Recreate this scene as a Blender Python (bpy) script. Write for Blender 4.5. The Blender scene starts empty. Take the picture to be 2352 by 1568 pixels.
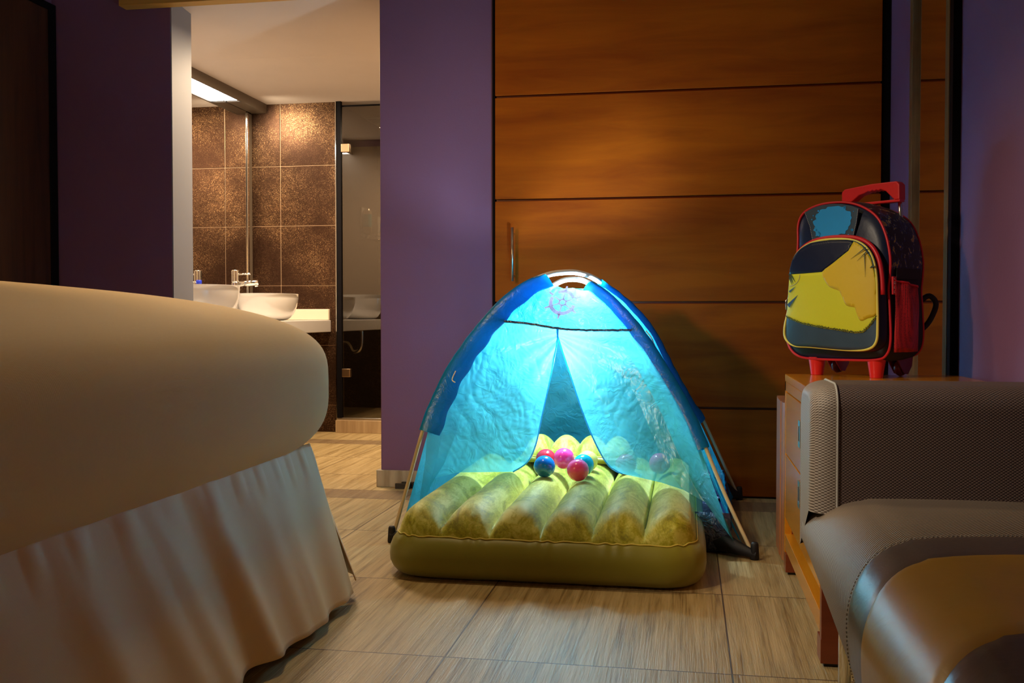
import bpy, bmesh, math, random
from mathutils import Vector, Matrix, noise
random.seed(7)
R = math.radians
SC = bpy.context.scene
COL = SC.collection

# ------------------------------------------------------------------ camera, light, exposure
cam = bpy.data.cameras.new('camera'); cam.sensor_width = 36.0; cam.lens = 35.0
cam.clip_start = 0.02
camo = bpy.data.objects.new('camera', cam); COL.objects.link(camo)
camo.location = (0, 0, 0.78); camo.rotation_euler = (R(88.5), 0, R(9.97))
SC.camera = camo
SC.view_settings.view_transform = 'Standard'; SC.view_settings.look = 'None'
SC.view_settings.gamma = 1; SC.view_settings.use_curve_mapping = False
SC.view_settings.exposure = 0.0
w = bpy.data.worlds.new('world'); SC.world = w; w.use_nodes = True
w.node_tree.nodes['Background'].inputs[0].default_value = (1.0, 0.62, 0.38, 1)
w.node_tree.nodes['Background'].inputs[1].default_value = 0.015

def light(name, kind, loc, power, color, size=0.1, rot=(0, 0, 0), **k):
    l = bpy.data.lights.new(name, kind); l.energy = power; l.color = color
    if kind == 'AREA':
        l.size = size
        if 'size_y' in k: l.shape = 'RECTANGLE'; l.size_y = k['size_y']
    else: l.shadow_soft_size = size
    if kind == 'SPOT': l.spot_size = R(k.get('angle', 60)); l.spot_blend = k.get('blend', 1.0)
    o = bpy.data.objects.new(name, l); COL.objects.link(o); o.location = loc
    if 'aim' in k: o.rotation_euler = (Vector(k['aim']) - Vector(loc)).to_track_quat('-Z', 'Y').to_euler()
    else: o.rotation_euler = rot
    return o
# lantern light hanging inside the tent
light('tent_light', 'POINT', (-0.40, 3.76, 0.80), 27, (0.72, 0.93, 1.0), 0.03)
light('tent_light_low', 'POINT', (-0.43, 3.64, 0.62), 6, (0.75, 0.95, 1.0), 0.04)
# bathroom: lamps, and an added fill inside the shower
light('bath_lamp', 'AREA', (-2.0, 5.3, 2.17), 62, (1.0, 0.74, 0.48), 0.5, (0, 0, 0), size_y=0.5)
light('bath_spot', 'SPOT', (-2.775, 5.98, 2.12), 26, (1.0, 0.84, 0.60), 0.02, aim=(-2.55, 6.34, 1.85), angle=120)
light('shower_fill', 'AREA', (-1.8, 6.9, 2.17), 15, (1.0, 0.80, 0.58), 0.15)  # added fill so the dispensers show, no fitting here
# bedroom: bedside lamp at the left, ceiling lamp, added fills towards the chest and from behind
light('bedside_lamp', 'SPOT', (-2.5, 0.5, 1.85), 160, (1.0, 0.60, 0.26), 0.14, aim=(-0.62, 4.1, 0.62), angle=52)
light('ceiling_lamp', 'SPOT', (-1.0, 2.9, 2.55), 54, (1.0, 0.72, 0.38), 0.10, aim=(-1.0, 2.5, 0.0), angle=120)
light('back_fill', 'SPOT', (0.45, -0.5, 1.5), 11, (1.0, 0.50, 0.16), 0.3, aim=(-1.3, 2.7, 0.35), angle=62)  # added warm fill from behind the camera for bed and mattress
light('chest_fill', 'SPOT', (-1.5, 1.2, 1.9), 145, (1.0, 0.82, 0.60), 0.10, aim=(0.42, 2.45, 0.62), angle=46)  # added fill spot brightening chest and backpack, no real fixture

# ------------------------------------------------------------------ materials
def nmat(name):
    m = bpy.data.materials.new(name); m.use_nodes = True
    nt = m.node_tree; b = nt.nodes['Principled BSDF']; return m, nt, b
def N(nt, t, **k):
    n = nt.nodes.new(t)
    for a, v in k.items():
        if a == 'i':
            for kk, vv in v.items(): n.inputs[kk].default_value = vv
        else: setattr(n, a, v)
    return n
def L(nt, a, b): nt.links.new(a, b)
def c4(c): return (c[0], c[1], c[2], 1)
def coords(nt, scale=(1, 1, 1), rot=(0, 0, 0)):
    t = N(nt, 'ShaderNodeTexCoord'); mp = N(nt, 'ShaderNodeMapping')
    mp.inputs['Scale'].default_value = scale; mp.inputs['Rotation'].default_value = rot
    L(nt, t.outputs['Object'], mp.inputs[0]); return mp.outputs[0]
def noisetex(nt, vec, scale, detail=3, rough=0.5, dist=0):
    n = N(nt, 'ShaderNodeTexNoise', i={'Scale': scale, 'Detail': detail, 'Roughness': rough, 'Distortion': dist})
    L(nt, vec, n.inputs['Vector']); return n
def ramp(nt, fac, stops):
    r = N(nt, 'ShaderNodeValToRGB'); e = r.color_ramp.elements
    e[0].position, e[0].color = stops[0][0], c4(stops[0][1])
    e[1].position, e[1].color = stops[-1][0], c4(stops[-1][1])
    for p, c in stops[1:-1]:
        q = e.new(p); q.color = c4(c)
    L(nt, fac, r.inputs[0]); return r.outputs[0]
def bump(nt, h, strength, dist, b, normal=None):
    n = N(nt, 'ShaderNodeBump', i={'Strength': strength, 'Distance': dist}); L(nt, h, n.inputs['Height'])
    if normal: L(nt, normal, n.inputs['Normal'])
    L(nt, n.outputs[0], b.inputs['Normal']); return n.outputs[0]
def plain(name, c, rough=0.5, metal=0, spec=0.5, nscale=0, nstr=0.2, var=0.0, coat=0, emit=None, es=0, sheen=0, trans=0):
    m, nt, b = nmat(name)
    b.inputs['Base Color'].default_value = c4(c); b.inputs['Roughness'].default_value = rough
    b.inputs['Metallic'].default_value = metal; b.inputs['Specular IOR Level'].default_value = spec
    b.inputs['Coat Weight'].default_value = coat; b.inputs['Sheen Weight'].default_value = sheen
    b.inputs['Transmission Weight'].default_value = trans
    if emit: b.inputs['Emission Color'].default_value = c4(emit); b.inputs['Emission Strength'].default_value = es
    v = coords(nt)
    if nscale:
        n = noisetex(nt, v, nscale); bump(nt, n.outputs[0], nstr, 0.002, b)
    n2 = noisetex(nt, v, 3.0, 4)
    vv = max(var, 0.03)
    L(nt, ramp(nt, n2.outputs[0], [(0.3, [x*(1-vv) for x in c]), (0.7, [min(1, x*(1+vv)) for x in c])]), b.inputs['Base Color'])
    return m
def wood(name, c1, c2, axis='X', scale=1.0, rough=0.35, coat=0.0, bumpy=0.1, stretch=14, spec=0.5):
    m, nt, b = nmat(name); b.inputs['Specular IOR Level'].default_value = spec
    s = {'X': (1, stretch, stretch), 'Y': (stretch, 1, stretch), 'Z': (stretch, stretch, 1)}[axis]
    v = coords(nt, [x*scale for x in s])
    n = noisetex(nt, v, 2.2, 8, 0.62, 0.6)
    n2 = noisetex(nt, coords(nt, [x*scale*0.35 for x in s]), 1.6, 4, 0.5, 1.2)
    mx = N(nt, 'ShaderNodeMath', operation='ADD'); L(nt, n.outputs[0], mx.inputs[0]); L(nt, n2.outputs[0], mx.inputs[1])
    hf = N(nt, 'ShaderNodeMath', operation='MULTIPLY', i={1: 0.5}); L(nt, mx.outputs[0], hf.inputs[0])
    L(nt, ramp(nt, hf.outputs[0], [(0.36, c1), (0.62, c2)]), b.inputs['Base Color'])
    b.inputs['Roughness'].default_value = rough; b.inputs['Coat Weight'].default_value = coat
    b.inputs['Coat Roughness'].default_value = 0.12
    bump(nt, n.outputs[0], bumpy, 0.001, b)
    return m

M = {}
M['purple'] = plain('purple_wall_paint', (0.200, 0.098, 0.208), 0.62, nscale=160, nstr=0.25)
M['white_paint'] = plain('white_paint', (0.62, 0.60, 0.58), 0.6, nscale=120)
M['ceiling'] = plain('ceiling_plaster', (0.60, 0.52, 0.46), 0.8, nscale=60)
M['bath_wall'] = plain('beige_bath_wall', (0.34, 0.27, 0.20), 0.5)
M['door_wood'] = wood('door_veneer', (0.26, 0.044, 0.001), (0.46, 0.100, 0.002), 'X', 0.8, 0.6, 0.0, 0.05, 9, 0.15)
M['dark_wood'] = wood('dark_veneer', (0.030, 0.010, 0.005), (0.075, 0.026, 0.010), 'Z', 1.2, 0.4, 0, 0.1)
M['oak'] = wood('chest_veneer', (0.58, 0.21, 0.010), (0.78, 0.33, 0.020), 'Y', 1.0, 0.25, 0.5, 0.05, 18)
M['oak_shade_dark'] = wood('dark_shade_veneer', (0.16, 0.028, 0.010), (0.24, 0.048, 0.015), 'X', 1.0, 0.3, 0.2, 0.05)  # chest oak with shade put into the tone; also backs the door grooves
M['pelmet'] = wood('pelmet_wood', (0.48, 0.25, 0.045), (0.60, 0.34, 0.07), 'X', 1.0, 0.4)
M['moulding'] = wood('moulding_wood', (0.30, 0.11, 0.04), (0.46, 0.19, 0.075), 'Z', 1.5, 0.4)
M['frame_wood'] = wood('mirror_frame_wood', (0.10, 0.05, 0.018), (0.24, 0.13, 0.05), 'Z', 2.0, 0.4)
M['black'] = plain('black_gap', (0.004, 0.003, 0.004), 0.6, spec=0.1)
M['black_plastic'] = plain('black_plastic', (0.012, 0.012, 0.014), 0.35)
M['chrome'] = plain('chrome', (0.80, 0.78, 0.74), 0.12, 1.0)
M['steel'] = plain('brushed_steel', (0.62, 0.56, 0.48), 0.3, 1.0)
M['brass'] = plain('warm_satin_hinge', (0.62, 0.42, 0.24), 0.3, 1.0)
M['mirror'] = plain('mirror_glass', (0.86, 0.86, 0.86), 0.01, 1.0)
M['ceramic'] = plain('white_ceramic', (0.78, 0.76, 0.73), 0.12, spec=0.6, coat=0.5)
M['counter'] = plain('white_counter', (0.66, 0.64, 0.62), 0.3)
M['cream'] = plain('cream_upstand', (0.78, 0.66, 0.50), 0.5)
M['cap_blue'] = plain('blue_cap', (0.01, 0.04, 0.65), 0.35)
M['soffit'] = plain('soffit_brown', (0.13, 0.10, 0.07), 0.45)
M['lamp'] = plain('lamp_diffuser', (0.9, 0.9, 0.9), 0.4, emit=(1.0, 0.95, 0.88), es=9)

def floor_mat():
    m, nt, b = nmat('wood_look_tile')
    t = N(nt, 'ShaderNodeTexCoord'); sp = N(nt, 'ShaderNodeSeparateXYZ'); L(nt, t.outputs['Object'], sp.inputs[0])
    def mth(op, a, bb=None, c=None):
        n = N(nt, 'ShaderNodeMath', operation=op)
        for i, x in enumerate((a, bb, c)):
            if x is None: continue
            if isinstance(x, (int, float)): n.inputs[i].default_value = x
            else: L(nt, x, n.inputs[i])
        return n.outputs[0]
    X, Y = sp.outputs[0], sp.outputs[1]
    fx = mth('FRACT', mth('DIVIDE', mth('ADD', X, 20*0.642-0.100), 0.642))
    gx = mth('LESS_THAN', mth('ABSOLUTE', mth('SUBTRACT', fx, 0.5)), 0.4968)  # 1 inside tile
    gx = mth('SUBTRACT', 1.0, gx)
    lines = [0.31, 0.94, 1.57, 2.195, 2.825, 3.45, 4.055, 4.25, 4.66, 5.23, 5.77, 5.95, 6.5]
    g = None
    cell = None
    for y in lines:
        d = mth('LESS_THAN', mth('ABSOLUTE', mth('SUBTRACT', Y, y)), 0.0022)
        g = d if g is None else mth('MAXIMUM', g, d)
        s = mth('GREATER_THAN', Y, y); cell = s if cell is None else mth('ADD', cell, s)
    grout = mth('MAXIMUM', g, gx)
    cx = mth('FLOOR', mth('DIVIDE', mth('ADD', X, 20*0.642-0.100), 0.642))
    # per-tile offset
    cmb = N(nt, 'ShaderNodeCombineXYZ'); L(nt, mth('MULTIPLY', X, 42), cmb.inputs[0]); L(nt, mth('MULTIPLY', Y, 1.6), cmb.inputs[1])
    L(nt, mth('ADD', mth('MULTIPLY', cx, 7.3), mth('MULTIPLY', cell, 3.1)), cmb.inputs[2])
    n1 = noisetex(nt, cmb.outputs[0], 1.0, 6, 0.6, 0.35)
    cmb2 = N(nt, 'ShaderNodeCombineXYZ'); L(nt, mth('MULTIPLY', X, 190), cmb2.inputs[0]); L(nt, mth('MULTIPLY', Y, 5.5), cmb2.inputs[1])
    L(nt, cell, cmb2.inputs[2])
    n2 = noisetex(nt, cmb2.outputs[0], 1.0, 5, 0.65, 0.3)
    mixn = mth('ADD', mth('MULTIPLY', n1.outputs[0], 0.6), mth('MULTIPLY', n2.outputs[0], 0.4))
    col = ramp(nt, mixn, [(0.36, (0.24, 0.155, 0.058)), (0.48, (0.45, 0.325, 0.145)), (0.62, (0.60, 0.455, 0.23))])
    # darker strips
    st1 = mth('MULTIPLY', mth('GREATER_THAN', Y, 4.055), mth('LESS_THAN', Y, 4.25))
    st2 = mth('MULTIPLY', mth('GREATER_THAN', Y, 5.77), mth('LESS_THAN', Y, 5.95))
    st = mth('MAXIMUM', st1, st2)
    mx = N(nt, 'ShaderNodeMix', data_type='RGBA'); L(nt, mth('MULTIPLY', st, 0.62), mx.inputs[0]); L(nt, col, mx.inputs[6]); mx.inputs[7].default_value = (0.15, 0.09, 0.06, 1)
    mg = N(nt, 'ShaderNodeMix', data_type='RGBA'); L(nt, grout, mg.inputs[0]); L(nt, mx.outputs[2], mg.inputs[6]); mg.inputs[7].default_value = (0.10, 0.06, 0.035, 1)
    L(nt, mg.outputs[2], b.inputs['Base Color'])
    b.inputs['Roughness'].default_value = 0.36; b.inputs['Specular IOR Level'].default_value = 0.55
    hh = mth('SUBTRACT', n2.outputs[0], mth('MULTIPLY', grout, 1.0))
    bump(nt, hh, 0.8, 0.0024, b)
    return m
M['floor'] = floor_mat()

def tile_mat():
    m, nt, b = nmat('bronze_glitter_tile')
    v = coords(nt)
    n = noisetex(nt, v, 260, 2, 0.6); big = noisetex(nt, v, 3.5, 3, 0.6); fine = noisetex(nt, v, 60, 4, 0.7)
    mm = N(nt, 'ShaderNodeMath', operation='MULTIPLY'); L(nt, big.outputs[0], mm.inputs[0]); L(nt, fine.outputs[0], mm.inputs[1])
    L(nt, ramp(nt, mm.outputs[0], [(0.10, (0.035, 0.015, 0.008)), (0.28, (0.065, 0.030, 0.015)), (0.50, (0.17, 0.088, 0.042))]), b.inputs['Base Color'])
    b.inputs['Metallic'].default_value = 0.85; b.inputs['Roughness'].default_value = 0.36
    vo = N(nt, 'ShaderNodeTexVoronoi', i={'Scale': 420}); L(nt, v, vo.inputs['Vector'])
    hm = N(nt, 'ShaderNodeMath', operation='ADD'); L(nt, n.outputs[0], hm.inputs[0]); L(nt, vo.outputs['Color'], hm.inputs[1])
    sp = N(nt, 'ShaderNodeSeparateColor'); L(nt, vo.outputs['Color'], sp.inputs[0])
    gt = N(nt, 'ShaderNodeMapRange', i={'From Min': 0.86, 'From Max': 1.0}); L(nt, sp.outputs[0], gt.inputs['Value'])
    pm_ = N(nt, 'ShaderNodeMath', operation='MULTIPLY', use_clamp=True); L(nt, gt.outputs[0], pm_.inputs[0])
    pr_ = N(nt, 'ShaderNodeMapRange', i={'From Min': 0.40, 'From Max': 0.68, 'To Min': 0.10, 'To Max': 1.0}); L(nt, big.outputs[0], pr_.inputs['Value']); L(nt, pr_.outputs[0], pm_.inputs[1])
    mg = N(nt, 'ShaderNodeMix', data_type='RGBA'); L(nt, pm_.outputs[0], mg.inputs[0])
    src = b.inputs['Base Color'].links[0].from_socket; L(nt, src, mg.inputs[6]); mg.inputs[7].default_value = (0.72, 0.47, 0.22, 1)
    L(nt, mg.outputs[2], b.inputs['Base Color'])
    bump(nt, hm.outputs[0], 0.6, 0.0018, b)
    return m
M['tile'] = tile_mat()
M['grout'] = plain('copper_grout', (0.62, 0.42, 0.25), 0.5)
M['shower_tile'] = plain('dark_shower_tile', (0.13, 0.10, 0.072), 0.4, nscale=20)
M['mosaic'] = plain('pale_mosaic', (0.20, 0.16, 0.11), 0.3)

def glass_mat():
    m, nt, b = nmat('shower_glass')
    nt.nodes.remove(b); out = nt.nodes['Material Output']
    tr = N(nt, 'ShaderNodeBsdfTransparent', i={'Color': (0.42, 0.38, 0.33, 1)})
    gl = N(nt, 'ShaderNodeBsdfGlossy', i={'Color': (0.85, 0.82, 0.78, 1), 'Roughness': 0.01})
    fr = N(nt, 'ShaderNodeFresnel', i={'IOR': 2.5}); mx = N(nt, 'ShaderNodeMixShader')
    n = noisetex(nt, coords(nt), 2, 1); bp = N(nt, 'ShaderNodeBump', i={'Strength': 0.01, 'Distance': 0.001}); L(nt, n.outputs[0], bp.inputs['Height']); L(nt, bp.outputs[0], gl.inputs['Normal'])
    L(nt, fr.outputs[0], mx.inputs[0]); L(nt, tr.outputs[0], mx.inputs[1]); L(nt, gl.outputs[0], mx.inputs[2]); L(nt, mx.outputs[0], out.inputs[0])
    return m
M['glass'] = glass_mat()

def nylon(name, c, transp=0.14, trl=0.55, gloss=0.10, crumple=1.0, alphatint=None, cscale=9):
    """thin crumpled tent nylon: diffuse + translucent + a little see-through + sheen"""
    m, nt, b = nmat(name); nt.nodes.remove(b); out = nt.nodes['Material Output']
    v = coords(nt, (1, 1, 1))
    warp = noisetex(nt, v, 5, 3, 0.6); 
    av = N(nt, 'ShaderNodeVectorMath', operation='SCALE', i={3: 0.16}); L(nt, warp.outputs['Color'], av.inputs[0])
    ad = N(nt, 'ShaderNodeVectorMath', operation='ADD'); L(nt, v, ad.inputs[0]); L(nt, av.outputs[0], ad.inputs[1])
    def crease(scale, k, seed):
        mp = N(nt, 'ShaderNodeMapping'); mp.inputs['Location'].default_value = (seed, seed*2, 0); L(nt, ad.outputs[0], mp.inputs[0])
        n = noisetex(nt, mp.outputs[0], scale, 3, 0.5, 1.6)
        q = N(nt, 'ShaderNodeMath', operation='SUBTRACT', i={1: 0.5}); L(nt, n.outputs[0], q.inputs[0])
        r_ = N(nt, 'ShaderNodeMath', operation='ABSOLUTE'); L(nt, q.outputs[0], r_.inputs[0])
        t_ = N(nt, 'ShaderNodeMath', operation='MULTIPLY', i={1: 9.0}, use_clamp=True); L(nt, r_.outputs[0], t_.inputs[0])
        u_ = N(nt, 'ShaderNodeMath', operation='MULTIPLY', i={1: k}); L(nt, t_.outputs[0], u_.inputs[0]); return u_.outputs[0]
    vo2 = N(nt, 'ShaderNodeTexVoronoi', feature='F1', i={'Scale': cscale*1.5}); L(nt, ad.outputs[0], vo2.inputs['Vector'])
    fine = noisetex(nt, ad.outputs[0], 60, 3, 0.6, 1.0)
    c1_, c2_ = crease(cscale*0.45, -0.5, 3.0), crease(cscale*1.3, 0.32, 11.0)
    a0 = N(nt, 'ShaderNodeMath', operation='ADD'); L(nt, c1_, a0.inputs[0]); L(nt, c2_, a0.inputs[1])
    a1 = N(nt, 'ShaderNodeMath', operation='MULTIPLY_ADD', i={1: 0.30}); L(nt, vo2.outputs['Distance'], a1.inputs[0]); L(nt, a0.outputs[0], a1.inputs[2])
    a2 = N(nt, 'ShaderNodeMath', operation='MULTIPLY_ADD', i={1: 0.15}); L(nt, fine.outputs[0], a2.inputs[0]); L(nt, a1.outputs[0], a2.inputs[2])
    bp = N(nt, 'ShaderNodeBump', i={'Strength': 0.36*crumple, 'Distance': 0.006}); L(nt, a2.outputs[0], bp.inputs['Height'])
    # sun-faded patchiness of the cloth
    colr = ramp(nt, warp.outputs[0], [(0.35, [x*0.90 for x in c]), (0.65, [min(1, x*1.08) for x in c])])
    df = N(nt, 'ShaderNodeBsdfDiffuse'); tl = N(nt, 'ShaderNodeBsdfTranslucent'); gl = N(nt, 'ShaderNodeBsdfGlossy', i={'Roughness': 0.32, 'Color': (0.8, 0.9, 0.95, 1)})
    tr = N(nt, 'ShaderNodeBsdfTransparent', i={'Color': c4(alphatint or (0.7, 0.95, 1.0))})
    for x in (df, tl): L(nt, colr, x.inputs[0])
    for x in (df, tl, gl): L(nt, bp.outputs[0], x.inputs['Normal'])
    m1 = N(nt, 'ShaderNodeMixShader', i={0: trl}); L(nt, df.outputs[0], m1.inputs[1]); L(nt, tl.outputs[0], m1.inputs[2])
    m2 = N(nt, 'ShaderNodeMixShader', i={0: gloss}); L(nt, m1.outputs[0], m2.inputs[1]); L(nt, gl.outputs[0], m2.inputs[2])
    m3 = N(nt, 'ShaderNodeMixShader', i={0: transp}); L(nt, m2.outputs[0], m3.inputs[1]); L(nt, tr.outputs[0], m3.inputs[2])
    L(nt, m3.outputs[0], out.inputs[0]); return m
M['curtain'] = nylon('pale_turquoise_nylon', (0.10, 0.66, 0.80), 0.22, 0.62, 0.10, 1.0, cscale=8)
M['canopy'] = nylon('turquoise_nylon', (0.03, 0.50, 0.84), 0.08, 0.6, 0.09, 1.4, cscale=13)
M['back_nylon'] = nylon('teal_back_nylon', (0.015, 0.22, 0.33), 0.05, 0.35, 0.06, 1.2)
M['sleeve'] = nylon('royal_blue_nylon', (0.006, 0.34, 0.70), 0.0, 0.6, 0.035, 0.6, cscale=14)
M['navy_nylon'] = nylon('navy_nylon', (0.004, 0.012, 0.10), 0.0, 0.1, 0.16, 2.0, cscale=16)
M['black_nylon'] = plain('black_webbing', (0.008, 0.008, 0.014), 0.6, nscale=300)
M['pole'] = plain('fibreglass_pole', (0.74, 0.60, 0.36), 0.4)
M['white_pole'] = plain('white_pole_joint', (0.85, 0.85, 0.84), 0.35)
M['print'] = nylon('pink_print', (0.80, 0.50, 0.56), 0.0, 0.6, 0.03, 0.5)

def velour():
    m, nt, b = nmat('olive_velour')
    v = coords(nt, (1, 0.45, 1), (0, 0, R(20)))
    n = noisetex(nt, v, 14, 6, 0.65, 1.4); f = noisetex(nt, coords(nt, (1, 0.2, 1), (0, 0, R(35))), 120, 3, 0.6, 1.0)
    mm = N(nt, 'ShaderNodeMath', operation='MULTIPLY_ADD', i={1: 0.35}); L(nt, f.outputs[0], mm.inputs[0]); L(nt, n.outputs[0], mm.inputs[2])
    L(nt, ramp(nt, mm.outputs[0], [(0.52, (0.22, 0.22, 0.006)), (0.66, (0.39, 0.39, 0.018)), (0.78, (0.56, 0.55, 0.10))]), b.inputs['Base Color'])
    b.inputs['Roughness'].default_value = 0.6; b.inputs['Sheen Weight'].default_value = 0.6; b.inputs['Sheen Roughness'].default_value = 0.35
    b.inputs['Sheen Tint'].default_value = (0.95, 0.92, 0.45, 1)
    bump(nt, f.outputs[0], 0.25, 0.002, b); return m
M['velour'] = velour()
M['vinyl'] = plain('olive_vinyl', (0.24, 0.225, 0.016), 0.45, nscale=40, nstr=0.1, sheen=0.2)
M['seam'] = plain('pale_piping', (0.70, 0.60, 0.12), 0.5)

def fabric(name, c, rough=0.85, s1=900, amp=0.3, sheen=0.2):
    m, nt, b = nmat(name); v = coords(nt)
    w1 = N(nt, 'ShaderNodeTexWave', bands_direction='Y', i={'Scale': s1*0.16}); L(nt, v, w1.inputs['Vector'])
    w2 = N(nt, 'ShaderNodeTexWave', bands_direction='Z', i={'Scale': s1*0.16}); L(nt, v, w2.inputs['Vector'])
    mm = N(nt, 'ShaderNodeMath', operation='ADD'); L(nt, w1.outputs['Fac'], mm.inputs[0]); L(nt, w2.outputs['Fac'], mm.inputs[1])
    n2 = noisetex(nt, v, 2.5, 3)
    L(nt, ramp(nt, n2.outputs[0], [(0.3, [x*0.94 for x in c]), (0.7, [min(1, x*1.04) for x in c])]), b.inputs['Base Color'])
    b.inputs['Roughness'].default_value = rough; b.inputs['Sheen Weight'].default_value = sheen
    bump(nt, mm.outputs[0], amp, 0.0004, b); return m
M['duvet'] = fabric('cream_duvet_cotton', (0.78, 0.58, 0.31), 0.8)
M['skirt'] = fabric('cream_bed_skirt', (0.74, 0.52, 0.28), 0.5, sheen=0.12)

def woven(name, c_hi, c_lo, su, sv, uvdir, rough=0.55, kind='basket'):
    """woven upholstery; pattern runs along two object axes"""
    m, nt, b = nmat(name)
    uv = N(nt, 'ShaderNodeUVMap'); sp = N(nt, 'ShaderNodeSeparateXYZ'); L(nt, uv.outputs[0], sp.inputs[0])
    def mth(op, a, bb=None):
        n = N(nt, 'ShaderNodeMath', operation=op)
        for i, x in enumerate((a, bb)):
            if x is None: continue
            if isinstance(x, (int, float)): n.inputs[i].default_value = x
            else: L(nt, x, n.inputs[i])
        return n.outputs[0]
    u = mth('MULTIPLY', sp.outputs[0], su); v = mth('MULTIPLY', sp.outputs[1], sv)
    if kind == 'basket':
        h = mth('MULTIPLY', mth('SINE', u), mth('SINE', v))
    else:
        h = mth('SINE', mth('ADD', u, v))
        h = mth('ADD', h, mth('MULTIPLY', mth('SINE', mth('MULTIPLY', u, 3.0)), 0.25))
    h2 = mth('MULTIPLY', mth('ADD', h, 1.0), 0.5)
    L(nt, ramp(nt, h2, [(0.25, c_lo), (0.75, c_hi)]), b.inputs['Base Color'])
    b.inputs['Roughness'].default_value = rough; b.inputs['Specular IOR Level'].default_value = 0.6
    bump(nt, h2, 0.6, 0.0012, b); return m
M['weave_dark'] = woven('dark_basket_weave', (0.21, 0.145, 0.13), (0.03, 0.02, 0.018), 2*math.pi/0.0078, 2*math.pi/0.0056, None)
M['weave_lit'] = woven('lit_side_weave', (0.44, 0.38, 0.33), (0.10, 0.075, 0.06), 2*math.pi/0.0078, 2*math.pi/0.0056, None)  # basket weave again, paler to stand in for light on the side
M['stripe'] = woven('grey_twill_stripe', (0.42, 0.34, 0.26), (0.08, 0.055, 0.04), 2*math.pi/0.0062, 2*math.pi/0.0085, None, 0.5, 'twill')
def leather(name, c, rough, s=90):
    m, nt, b = nmat(name); v = coords(nt)
    n = noisetex(nt, v, s, 4, 0.6, 0.8); n2 = noisetex(nt, v, 6, 3)
    L(nt, ramp(nt, n2.outputs[0], [(0.3, [x*0.9 for x in c]), (0.7, [x*1.08 for x in c])]), b.inputs['Base Color'])
    b.inputs['Roughness'].default_value = rough; bump(nt, n.outputs[0], 0.35, 0.0015, b); return m
M['leather_grey'] = leather('grey_leather_band', (0.115, 0.085, 0.075), 0.36, 60)
M['leather_mustard'] = leather('mustard_leather', (0.50, 0.27, 0.015), 0.38, 25)
M['leather_dark'] = leather('dark_crinkled_leather', (0.075, 0.055, 0.05), 0.30, 45)

M['bag_navy'] = plain('navy_satin', (0.003, 0.009, 0.040), 0.38, spec=0.35, nscale=30, nstr=0.4)
M['bag_yellow'] = plain('yellow_satin', (0.62, 0.66, 0.015), 0.5, nscale=25, nstr=0.5)
M['bag_amber'] = plain('amber_satin', (0.66, 0.48, 0.015), 0.5, nscale=25, nstr=0.5)
M['bag_slate'] = plain('slate_blue_satin', (0.035, 0.075, 0.13), 0.4, nscale=18, nstr=0.6, var=0.5)
M['bag_blue'] = plain('sky_blue_print', (0.01, 0.33, 0.85), 0.4, nscale=20, var=0.2)
M['bag_red'] = plain('red_piping', (0.62, 0.012, 0.022), 0.4)
M['bag_redplastic'] = plain('red_plastic', (0.80, 0.02, 0.02), 0.32)
M['bag_yellowpipe'] = plain('pale_yellow_piping', (0.80, 0.74, 0.14), 0.45)
M['bag_strap'] = plain('black_strap', (0.01, 0.009, 0.011), 0.7, nscale=200)
M['thread'] = plain('pale_thread', (0.45, 0.45, 0.42), 0.7)
M['ink'] = plain('dark_ink', (0.02, 0.05, 0.04), 0.6)
M['ink_blue'] = plain('blue_ink', (0.02, 0.10, 0.25), 0.5)
M['white'] = plain('white_print', (0.85, 0.85, 0.85), 0.5)
M['wheel_red'] = plain('dark_red_wheel', (0.22, 0.012, 0.015), 0.25)
M['teal_label'] = plain('teal_label', (0.02, 0.36, 0.42), 0.4)
M['clear'] = plain('clear_bottle', (0.85, 0.88, 0.92), 0.05, trans=0.9)
def sideprint():
    m, nt, b = nmat('dark_doodle_print'); v = coords(nt)
    n = noisetex(nt, v, 15, 5, 0.72, 2.8); n2 = noisetex(nt, v, 60, 3, 0.6, 1)
    mm = N(nt, 'ShaderNodeMath', operation='MULTIPLY_ADD', i={1: 0.3}); L(nt, n2.outputs[0], mm.inputs[0]); L(nt, n.outputs[0], mm.inputs[2])
    L(nt, ramp(nt, mm.outputs[0], [(0.0, (0.006, 0.008, 0.014)), (0.68, (0.008, 0.010, 0.015)), (0.71, (0.02, 0.06, 0.25)), (0.735, (0.006, 0.006, 0.01)), (0.765, (0.60, 0.50, 0.08)), (0.82, (0.45, 0.24, 0.05)), (1.0, (0.5, 0.02, 0.03))]), b.inputs['Base Color'])
    b.inputs['Roughness'].default_value = 0.5; return m
M['bag_print'] = sideprint()
def meshred():
    m, nt, b = nmat('red_mesh'); v = coords(nt)
    vo = N(nt, 'ShaderNodeTexVoronoi', i={'Scale': 240, 'Randomness': 0.2}); L(nt, v, vo.inputs['Vector'])
    L(nt, ramp(nt, vo.outputs['Distance'], [(0.2, (0.05, 0.004, 0.006)), (0.5, (0.55, 0.015, 0.02))]), b.inputs['Base Color'])
    b.inputs['Roughness'].default_value = 0.5; return m
M['bag_mesh'] = meshred()
def ballmat(name, c):
    m, nt, b = nmat(name); b.inputs['Base Color'].default_value = c4(c); b.inputs['Roughness'].default_value = 0.18
    b.inputs['Coat Weight'].default_value = 0.6; b.inputs['Subsurface Weight'].default_value = 0.55; b.inputs['Subsurface Radius'].default_value = (0.04, 0.04, 0.04); b.inputs['Subsurface Scale'].default_value = 1.0
    n = noisetex(nt, coords(nt), 6, 2); bump(nt, n.outputs[0], 0.05, 0.001, b); return m

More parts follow.
